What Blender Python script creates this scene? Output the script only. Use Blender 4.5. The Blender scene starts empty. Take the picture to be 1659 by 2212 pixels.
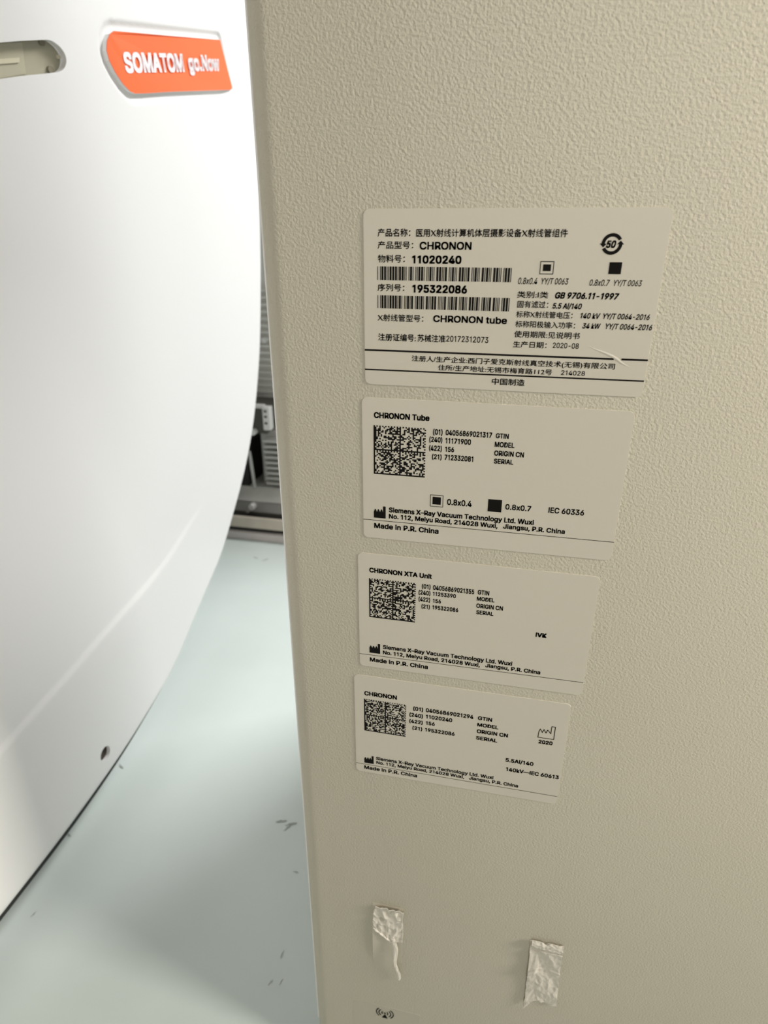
import bpy, bmesh, math, random
from mathutils import Vector, Matrix, noise

S = bpy.context.scene
COL = S.collection

# ------------------------------------------------------------------ camera
# world: X along the beige panel (its face is Y = 0), Y away from the viewer, Z up, floor at Z = 0, metres
cam_data = bpy.data.cameras.new('camera')
cam = bpy.data.objects.new('camera', cam_data); COL.objects.link(cam)
right = Vector((0.977375, 0.211514, 0.000268))
down = Vector((0.086919, -0.400482, -0.912173))
fwd = Vector((-0.19283, 0.891558, -0.409806))
m = Matrix((right, -down, -fwd)).transposed().to_4x4()
m.translation = Vector((0.0531, -0.227913, 0.518391))
cam.matrix_world = m
cam_data.sensor_fit = 'VERTICAL'; cam_data.sensor_height = 36.0
cam_data.lens = 36.0 * 1363.85 / 2212.0
cam_data.clip_start = 0.01; cam_data.clip_end = 50
cam_data.dof.use_dof = True
cam_data.dof.focus_distance = 0.262
cam_data.dof.aperture_fstop = 15.0
S.camera = cam

# ------------------------------------------------------------------ world, lamps, exposure
S.view_settings.view_transform = 'Standard'; S.view_settings.look = 'None'
S.view_settings.gamma = 1.0; S.view_settings.use_curve_mapping = False
S.view_settings.exposure = 0.0
w = bpy.data.worlds.new('room_light'); S.world = w; w.use_nodes = True
bg = w.node_tree.nodes['Background']
bg.inputs[0].default_value = (1.0, 0.955, 0.87, 1); bg.inputs[1].default_value = 0.12

def area(name, loc, target, size, power, color):
    d = bpy.data.lights.new(name, 'AREA'); d.shape = 'RECTANGLE'
    d.size, d.size_y = size; d.energy = power; d.color = color
    o = bpy.data.objects.new(name, d); COL.objects.link(o)
    o.location = loc
    o.rotation_euler = (Vector(target) - Vector(loc)).to_track_quat('-Z', 'Y').to_euler()
    return o
area('ceiling_lamp_behind', (0.95, 1.45, 1.95), (-0.3, 0.5, 0.4), (0.8, 0.5), 67, (1.0, 0.995, 0.99))
area('side_fill', (1.5, -0.27, 1.05), (0.2, 0.0, 0.62), (0.3, 0.3), 4.1, (1.0, 0.94, 0.84)).data.spread = math.radians(64)  # added off-frame fill at mid height, grazing the panel from the right
area('front_fill', (0.55, -1.9, 1.35), (0.3, 0.0, 0.60), (0.6, 0.6), 1.7, (1.0, 0.95, 0.86)).data.spread = math.radians(50)  # added fill lamp behind the camera, aimed at the panel

# ------------------------------------------------------------------ helpers
def tag(o, label=None, cat=None, group=None, kind=None):
    if label: o['label'] = label
    if cat: o['category'] = cat
    if group: o['group'] = group
    if kind: o['kind'] = kind
    return o

def obj(name, mesh, mat, parent=None):
    o = bpy.data.objects.new(name, mesh); COL.objects.link(o)
    if mat is not None and len(mesh.materials) == 0: mesh.materials.append(mat)
    if parent is not None: o.parent = parent
    return o

def from_bm(name, bm, mat, parent=None, smooth=False):
    me = bpy.data.meshes.new(name)
    bm.normal_update(); bm.to_mesh(me); bm.free()
    if smooth:
        for p in me.polygons: p.use_smooth = True
    return obj(name, me, mat, parent)

def box(bm, x0, x1, y0, y1, z0, z1, bevel=0.0, seg=2):
    r = bmesh.ops.create_cube(bm, size=1.0)
    vs = r['verts']
    for v in vs:
        v.co = Vector(((x0 + x1) / 2 + v.co.x * (x1 - x0), (y0 + y1) / 2 + v.co.y * (y1 - y0), (z0 + z1) / 2 + v.co.z * (z1 - z0)))
    if bevel > 0:
        es = list({e for v in vs for e in v.link_edges})
        bmesh.ops.bevel(bm, geom=es, offset=bevel, segments=seg, affect='EDGES', profile=0.5)

def rod(bm, a, b, r, seg=16, r2=None):
    a, b = Vector(a), Vector(b); d = b - a
    q = d.to_track_quat('Z', 'Y').to_matrix().to_4x4(); q.translation = (a + b) / 2
    bmesh.ops.create_cone(bm, cap_ends=True, segments=seg, radius1=r, radius2=r if r2 is None else r2, depth=d.length, matrix=q)

def poly_prism(bm, pts, y_front, y_back):
    """closed outline in (x, z), extruded between two Y values (front = smaller Y)"""
    f = [bm.verts.new((x, y_front, z)) for x, z in pts]
    b = [bm.verts.new((x, y_back, z)) for x, z in pts]
    n = len(pts)
    try: bm.faces.new(f); bm.faces.new(b[::-1])
    except ValueError: pass
    for i in range(n):
        bm.faces.new((f[i], b[i], b[(i + 1) % n], f[(i + 1) % n]))
    bmesh.ops.recalc_face_normals(bm, faces=bm.faces[:])

def rounded(x0, x1, z0, z1, r, n=6):
    pts = []
    for cx, cz, a0 in ((x1 - r, z1 - r, 0), (x0 + r, z1 - r, 90), (x0 + r, z0 + r, 180), (x1 - r, z0 + r, 270)):
        for k in range(n + 1):
            a = math.radians(a0 + 90 * k / n); pts.append((cx + r * math.cos(a), cz + r * math.sin(a)))
    return pts

# ------------------------------------------------------------------ materials
def mat(name, color, rough=0.5, metal=0.0, spec=0.5, coat=0.0, bump=None, mottle=None):
    """bump = list of (noise scale, detail, strength, distance); mottle = (scale, amount) slight colour variation"""
    mt = bpy.data.materials.new(name); mt.use_nodes = True
    nt = mt.node_tree; b = nt.nodes['Principled BSDF']
    b.inputs['Base Color'].default_value = (*color, 1); b.inputs['Roughness'].default_value = rough
    b.inputs['Metallic'].default_value = metal; b.inputs['Specular IOR Level'].default_value = spec
    b.inputs['Coat Weight'].default_value = coat
    tc = nt.nodes.new('ShaderNodeTexCoord')
    if mottle:
        n = nt.nodes.new('ShaderNodeTexNoise'); n.inputs['Scale'].default_value = mottle[0]; n.inputs['Detail'].default_value = 4
        nt.links.new(tc.outputs['Object'], n.inputs['Vector'])
        r = nt.nodes.new('ShaderNodeValToRGB')
        a = mottle[1]
        r.color_ramp.elements[0].position = 0.3; r.color_ramp.elements[1].position = 0.7
        r.color_ramp.elements[0].color = (*[c * (1 - a) for c in color], 1)
        r.color_ramp.elements[1].color = (*[min(1, c * (1 + a)) for c in color], 1)
        nt.links.new(n.outputs['Fac'], r.inputs['Fac']); nt.links.new(r.outputs['Color'], b.inputs['Base Color'])
    prev = None
    for sc, det, st, dist in (bump or []):
        n = nt.nodes.new('ShaderNodeTexNoise'); n.inputs['Scale'].default_value = sc; n.inputs['Detail'].default_value = det
        n.inputs['Roughness'].default_value = 0.55
        nt.links.new(tc.outputs['Object'], n.inputs['Vector'])
        bp = nt.nodes.new('ShaderNodeBump'); bp.inputs['Strength'].default_value = st; bp.inputs['Distance'].default_value = dist
        nt.links.new(n.outputs['Fac'], bp.inputs['Height'])
        if prev: nt.links.new(prev.outputs['Normal'], bp.inputs['Normal'])
        prev = bp
    if prev: nt.links.new(prev.outputs['Normal'], b.inputs['Normal'])
    return mt

M = dict(
    panel=mat('textured_beige_plastic', (0.52, 0.486, 0.39), 0.5, bump=[(1000, 1.5, 0.5, 0.0006)], mottle=(9, 0.015)),
    sticker=mat('label_film', (0.625, 0.586, 0.494), 0.42, bump=[(420, 2, 0.05, 0.0004)]),
    film=mat('clear_label_film', (0.50, 0.465, 0.372), 0.4),
    ink=mat('black_ink', (0.008, 0.007, 0.006), 0.8, spec=0.1),
    faint_ink=mat('small_print_ink', (0.02, 0.016, 0.012), 0.8, spec=0.1),
    cover=mat('satin_white_enamel', (0.80, 0.798, 0.792), 0.38, bump=[(900, 1, 0.05, 0.0003)]),
    orange=mat('orange_enamel', (0.95, 0.145, 0.03), 0.4),
    badge_white=mat('badge_white_print', (0.92, 0.88, 0.90), 0.4),
    gap_shade=mat('black_gap_shade', (0.015, 0.016, 0.015), 0.7),
    olive=mat('olive_translucent_plastic', (0.42, 0.40, 0.30), 0.12, coat=0.4),
    olive_light=mat('light_olive_plastic', (0.50, 0.475, 0.36), 0.15, coat=0.3),
    strip=mat('pale_strip_plastic', (0.66, 0.62, 0.47), 0.3),
    dark_olive=mat('dark_olive_plastic', (0.22, 0.20, 0.14), 0.35),
    floor=mat('pale_cyan_vinyl', (0.65, 0.725, 0.70), 0.3, mottle=(14, 0.02)),
    scuff=mat('rubber_scuff', (0.36, 0.39, 0.38), 0.5),
    wall=mat('painted_wall', (0.72, 0.71, 0.68), 0.7),
    paper=mat('white_paper_tape', (0.70, 0.655, 0.57), 0.6, bump=[(700, 3, 0.5, 0.0006)]),
    glue=mat('tape_glue_film', (0.525, 0.488, 0.395), 0.28),
    steel=mat('grey_steel', (0.56, 0.56, 0.53), 0.4, metal=0.1, mottle=(25, 0.1)),
    mauve=mat('mauve_grey_rail', (0.60, 0.555, 0.54), 0.45, metal=0.0, mottle=(30, 0.06)),
    tan=mat('tan_rail', (0.58, 0.52, 0.44), 0.45, metal=0.0, mottle=(30, 0.08)),
    web=mat('grey_web_steel', (0.55, 0.555, 0.54), 0.4, metal=0.1),
    dark=mat('dark_interior', (0.10, 0.095, 0.08), 0.6),
    black=mat('black_plastic', (0.012, 0.012, 0.010), 0.45),
    fin=mat('aluminium_fins', (0.6, 0.6, 0.57), 0.4, metal=0.2),
    white_plastic=mat('white_connector_plastic', (0.86, 0.85, 0.83), 0.4),
    brown_hole=mat('brown_hole_lining', (0.06, 0.045, 0.03), 0.7),
    louvre=mat('grey_louvre', (0.82, 0.81, 0.77), 0.45),
)

# ------------------------------------------------------------------ printed lines: text, x, z (mm from the label's upper left corner), width, height, fit, slant, weight
ORG = {'A': (-0.00337, 0.52437), 'B': (-0.00478, 0.46047), 'C': (-0.00745, 0.39418), 'D': (-0.01033, 0.33022)}
TEXT_A = [
    ('产品名称：', 5.01, -8.58, 11.28, 2.58, 'b', 0, 0.024),
    ('医用X射线计算机体层摄影设备X射线管组件', 18.20, -8.63, 49.09, 2.55, 'b', 0, 0.024),
    ('产品型号：', 5.00, -12.35, 12.32, 2.43, 'b', 0, 0.019),
    ('CHRONON', 19.48, -12.49, 17.39, 2.41, 'c', 0, 0.022),
    ('物料号：', 5.06, -16.71, 9.45, 2.54, 'b', 0, 0.021),
    ('11020240', 16.98, -16.87, 16.78, 2.55, 'c', 0, 0.03),
    ('序列号：', 4.91, -26.02, 9.57, 2.49, 'b', 0, 0.021),
    ('195322086', 17.24, -26.28, 18.87, 2.62, 'c', 0, 0.03),
    ('X射线管型号：', 4.87, -36.14, 16.54, 2.51, 'b', 0, 0.019),
    ('CHRONON tube', 24.86, -35.90, 25.42, 2.28, 'c', 0, 0.022),
    ('注册证编号:', 5.07, -42.96, 13.77, 2.64, 'b', 0, 0.024),
    ('苏械注准', 19.40, -42.88, 10.09, 2.65, 'b', 0, 0.024),
    ('20172312073', 29.72, -42.45, 14.68, 2.04, 'c', 0, 0.01),
    ('0.8x0.4', 52.93, -22.89, 6.22, 2.00, 'c', 0.2, 0.01),
    ('YY/T 0063', 60.42, -22.81, 8.68, 1.89, 'c', 0.2, 0.01),
    ('0.8x0.7', 75.81, -23.03, 6.24, 1.90, 'c', 0.2, 0.01),
    ('YY/T 0063', 83.32, -22.97, 8.64, 1.81, 'c', 0.2, 0.01),
    ('类别:Ⅰ类', 52.96, -27.26, 10.21, 2.14, 'b', 0, 0.019),
    ('GB 9706.11-1997', 65.35, -27.24, 20.20, 2.03, 'c', 0.2, 0.03),
    ('固有滤过：', 53.28, -30.47, 10.17, 2.33, 'b', 0, 0.019),
    ('5.5 Al/140', 64.89, -30.47, 9.41, 1.82, 'c', 0.2, 0.025),
    ('标称X射线管电压：', 53.16, -33.62, 18.53, 2.19, 'b', 0, 0.019),
    ('140 kV', 74.25, -33.39, 6.29, 1.82, 'c', 0.2, 0.02),
    ('YY/T 0064-2016', 81.42, -33.34, 14.59, 1.78, 'c', 0.2, 0.018),
    ('标称阳极输入功率：', 53.15, -36.86, 19.76, 2.23, 'b', 0, 0.019),
    ('34 kW', 75.29, -36.60, 5.76, 1.74, 'c', 0.2, 0.02),
    ('YY/T 0064-2016', 82.63, -36.59, 14.64, 1.83, 'c', 0.2, 0.018),
    ('使用期限:见说明书', 53.01, -40.24, 21.84, 2.27, 'b', 0, 0.019),
    ('生产日期：', 52.94, -43.63, 11.36, 2.19, 'b', 0, 0.019),
    ('2020-08', 66.34, -43.33, 8.54, 1.80, 'c', 0, 0.01),
    ('注册人/生产企业:西门子爱克斯射线真空技术(无锡)有限公司', 17.44, -50.15, 70.10, 2.45, 'b', 0, 0.021),
    ('住所/生产地址:无锡市梅育路112号', 27.09, -52.69, 39.99, 2.09, 'b', 0, 0.021),
    ('214028', 70.13, -52.38, 7.91, 1.60, 'c', 0, 0.01),
    ('中国制造', 46.58, -56.93, 11.52, 2.43, 'b', 0, 0.021),
    ('50', 79.41, -11.67, 2.96, 2.22, 'c', 0.2, 0.035),
]
TEXT_B = [
    ('CHRONON Tube', 4.75, -7.82, 21.28, 2.29, 'c', 0, 0.03),
    ('(01)', 27.54, -12.92, 3.60, 2.20, 'c', 0, 0.025),
    ('04056869021317', 32.29, -12.81, 17.20, 2.10, 'c', 0, 0.025),
    ('GTIN', 50.87, -12.76, 4.69, 1.91, 'c', 0, 0.025),
    ('(240)', 26.19, -15.91, 4.98, 2.12, 'c', 0, 0.025),
    ('11171900', 32.33, -16.02, 9.58, 2.14, 'c', 0, 0.025),
    ('MODEL', 50.72, -16.14, 7.17, 2.02, 'c', 0, 0.025),
    ('(422)', 26.20, -19.34, 4.88, 2.16, 'c', 0, 0.025),
    ('156', 32.34, -19.38, 3.40, 2.07, 'c', 0, 0.025),
    ('ORIGIN CN', 50.76, -19.55, 10.86, 2.03, 'c', 0, 0.025),
    ('(21)', 27.45, -22.66, 3.68, 2.05, 'c', 0, 0.025),
    ('712332081', 32.26, -22.66, 10.85, 2.17, 'c', 0, 0.025),
    ('SERIAL', 50.86, -22.66, 7.16, 1.94, 'c', 0, 0.025),
    ('0.8x0.4', 33.99, -41.18, 9.60, 2.54, 'c', 0, 0.02),
    ('0.8x0.7', 56.53, -41.03, 9.70, 2.28, 'c', 0, 0.02),
    ('IEC 60336', 72.69, -40.90, 13.04, 2.31, 'c', 0, 0.02),
    ('Siemens X–Ray Vacuum Technology Ltd. Wuxi', 10.69, -46.60, 57.09, 2.17, 'c', 0, 0.025),
    ('No. 112, Meiyu Road, 214028 Wuxi,', 10.70, -49.35, 43.47, 2.04, 'c', 0, 0.025),
    ('Jiangsu, P.R. China', 56.33, -49.25, 23.37, 1.99, 'c', 0, 0.025),
    ('Made in P.R. China', 4.56, -54.23, 26.54, 2.31, 'c', 0, 0.025),
]
TEXT_C = [
    ('CHRONON XTA Unit', 4.98, -9.06, 26.78, 2.29, 'c', 0, 0.03),
    ('(01)', 27.67, -14.13, 3.64, 2.18, 'c', 0, 0.025),
    ('04056869021355', 32.39, -14.20, 17.18, 2.28, 'c', 0, 0.025),
    ('GTIN', 51.00, -14.02, 4.72, 2.19, 'c', 0, 0.025),
    ('(240)', 26.34, -17.24, 4.99, 2.18, 'c', 0, 0.025),
    ('11253390', 32.40, -17.08, 9.70, 1.94, 'c', 0, 0.025),
    ('MODEL', 50.84, -17.03, 7.23, 1.96, 'c', 0, 0.025),
    ('(422)', 26.41, -20.51, 4.88, 2.16, 'c', 0, 0.025),
    ('156', 32.51, -20.50, 3.44, 1.99, 'c', 0, 0.025),
    ('ORIGIN CN', 50.80, -20.52, 10.98, 2.10, 'c', 0, 0.025),
    ('(21)', 27.71, -23.91, 3.60, 2.04, 'c', 0, 0.025),
    ('195322086', 32.42, -23.82, 11.00, 2.03, 'c', 0, 0.025),
    ('SERIAL', 50.99, -23.64, 7.11, 1.96, 'c', 0, 0.025),
    ('IVK', 76.05, -31.37, 4.49, 2.22, 'c', 0, 0.035),
    ('Siemens X–Ray Vacuum Technology Ltd. Wuxi', 10.87, -47.68, 56.93, 2.14, 'c', 0, 0.025),
    ('No. 112, Meiyu Road, 214028 Wuxi,', 10.87, -50.59, 43.28, 2.03, 'c', 0, 0.025),
    ('Jiangsu, P.R. China', 56.48, -50.25, 23.35, 2.01, 'c', 0, 0.025),
    ('Made in P.R. China', 4.76, -55.50, 26.64, 2.27, 'c', 0, 0.025),
]
TEXT_D = [
    ('CHRONON', 4.80, -11.46, 15.54, 2.49, 'c', 0, 0.03),
    ('(01)', 28.13, -16.20, 4.64, 2.32, 'c', 0, 0.028),
    ('04056869021294', 34.02, -16.07, 21.89, 2.31, 'c', 0, 0.028),
    ('GTIN', 57.97, -16.08, 6.36, 2.17, 'c', 0, 0.028),
    ('(240)', 26.40, -20.06, 6.36, 2.29, 'c', 0, 0.028),
    ('11020240', 34.13, -19.80, 12.29, 2.25, 'c', 0, 0.028),
    ('MODEL', 57.93, -19.88, 9.55, 2.06, 'c', 0, 0.028),
    ('(422)', 26.40, -23.81, 6.37, 2.15, 'c', 0, 0.028),
    ('156', 34.23, -23.59, 4.21, 2.16, 'c', 0, 0.028),
    ('ORIGIN CN', 57.91, -23.83, 14.10, 2.21, 'c', 0, 0.028),
    ('(21)', 27.94, -27.74, 4.69, 2.17, 'c', 0, 0.028),
    ('195322086', 33.95, -27.73, 13.93, 2.19, 'c', 0, 0.028),
    ('SERIAL', 57.78, -27.77, 9.74, 2.13, 'c', 0, 0.028),
    ('2020', 85.68, -24.40, 6.17, 2.18, 'c', 0, 0.035),
    ('5.5Al/140', 72.11, -38.38, 12.65, 2.26, 'c', 0, 0.028),
    ('140kV—IEC 60613', 72.72, -44.02, 24.02, 2.32, 'c', 0, 0.028),
    ('Siemens X–Ray Vacuum Technology Ltd. Wuxi', 10.25, -50.70, 57.14, 2.12, 'c', 0, 0.025),
    ('No. 112, Meiyu Road, 214028 Wuxi,', 10.37, -53.26, 43.30, 1.98, 'c', 0, 0.025),
    ('Jiangsu, P.R. China', 55.94, -53.26, 23.19, 2.02, 'c', 0, 0.025),
    ('Made in P.R. China', 4.21, -57.82, 26.61, 2.29, 'c', 0, 0.025),
]

# ------------------------------------------------------------------ the setting
bm = bmesh.new(); box(bm, -2.2, 2.2, -1.6, 2.4, -0.05, 0.0)
floor = tag(from_bm('floor', bm, M['floor']), kind='structure')
bm = bmesh.new(); box(bm, -2.2, 2.2, 2.4, 2.5, -0.05, 2.6)
tag(from_bm('wall_back', bm, M['wall']), kind='structure')
bm = bmesh.new(); box(bm, -2.3, -2.2, -1.6, 2.5, -0.05, 2.6)
tag(from_bm('wall_left', bm, M['wall']), kind='structure')
# rubber scuffs on the floor: thin irregular smears
def smear(x, y, length, width, ang, seed, name='floor_scuff'):
    rnd = random.Random(seed); bm = bmesh.new(); top, bot = [], []
    n = 7
    for k in range(n):
        t = k / (n - 1); h = width * math.sin(math.pi * (0.06 + 0.88 * t)) * rnd.uniform(0.5, 1.0)
        px = (t - 0.5) * length; wob = rnd.uniform(-0.25, 0.25) * width
        for lst, s in ((top, 1), (bot, -1)):
            q = Vector((px, wob + s * h / 2, 0.0006)); q.rotate(Matrix.Rotation(ang, 3, 'Z'))
            lst.append(bm.verts.new((x + q.x, y + q.y, q.z)))
    for k in range(n - 1): bm.faces.new((bot[k], bot[k + 1], top[k + 1], top[k]))
    return from_bm(name, bm, M['scuff'], floor)
for x_, y_, l_, w_, a_, s_ in [(-0.134, 0.1718, 0.0111, 0.0026, 0.38, 1), (-0.1236, 0.1709, 0.0117, 0.0027, 0.48, 2), (-0.1256, 0.1661, 0.0097, 0.0023, 1.07, 3), (-0.1025, 0.125, 0.0058, 0.0014, -0.06, 4), (-0.0913, 0.0357, 0.0053, 0.0012, 1.27, 5), (-0.0834, 0.038, 0.0053, 0.0012, 1.26, 6), (-0.09, 0.057, 0.0069, 0.0016, 1.48, 7), (-0.3231, 0.2, 0.0092, 0.0022, -0.5, 8), (-0.3022, 0.0432, 0.006, 0.0014, 1.4, 9), (-0.3226, 0.1155, 0.0069, 0.0016, -0.43, 10), (-0.3658, 0.6637, 0.0114, 0.0027, -0.34, 11), (-0.3466, 0.6602, 0.0136, 0.0032, 0.84, 12)]:
    smear(x_, y_, l_, w_, a_, s_)

# ------------------------------------------------------------------ beige panel
def panel_mesh():
    """a tall flat cover whose vertical left edge rolls back with a soft radius into a short return flange"""
    bm = bmesh.new()
    prof = [(-0.0345, 0.030), (-0.0425, 0.030), (-0.0425, 0.0085)]
    R = 0.0085
    for k in range(1, 13):
        a = math.radians(180 + 90 * k / 12)          # from facing -X round to facing -Y
        prof.append((-0.0425 + R + R * math.cos(a), R + R * math.sin(a)))
    prof += [(-0.0325, 0.0), (-0.02, 0.0), (0.0, 0.0), (0.62, 0.0)]
    zs = [0.026, 0.030, 0.3, 0.6, 0.9, 1.25]
    rows = [[bm.verts.new((x, y, z)) for x, y in prof] for z in zs]
    for i in range(len(zs) - 1):
        for j in range(len(prof) - 1):
            bm.faces.new((rows[i][j], rows[i][j + 1], rows[i + 1][j + 1], rows[i + 1][j]))
    bmesh.ops.recalc_face_normals(bm, faces=bm.faces[:])
    return bm
panel_root = bpy.data.objects.new('side_panel', None); COL.objects.link(panel_root)
panel_root.location = (0.3, 0.0, 0.0)
tag(panel_root, 'tall beige textured side panel carrying the four printed labels', 'panel')
panel_inv = Matrix.Translation((-0.3, 0, 0))
def under(o, root):
    o.parent = root; o.matrix_parent_inverse = Matrix.Translation(-Vector(root.location)); return o
sk = under(from_bm('cover_sheet', panel_mesh(), M['panel'], smooth=True), panel_root)
md = sk.modifiers.new('thickness', 'SOLIDIFY'); md.thickness = 0.0025; md.offset = -1.0
for x0, x1 in ((0.02, 0.06), (0.56, 0.60)):
    bm = bmesh.new(); box(bm, x0, x1, 0.0027, 0.28, 0.0, 0.05, 0.003); under(from_bm('foot', bm, M['steel']), panel_root)

bm = bmesh.new(); box(bm, -.0439, -.0418, .0085, .0115, .028, 1.248, .0003)  # white strip painting the back-lit glint on the panel edge
under(tag(from_bm('edge_highlight', bm, M['white_plastic']), 'thin white painted highlight along the left edge'), panel_root)
bm = bmesh.new(); box(bm, 0.0, 0.60, 0.03, 0.43, 0.05, 1.2, 0.006)  # unseen box added behind the panel to shade the near floor
under(from_bm('hidden_light_blocker', bm, M['steel']), panel_root)

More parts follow.
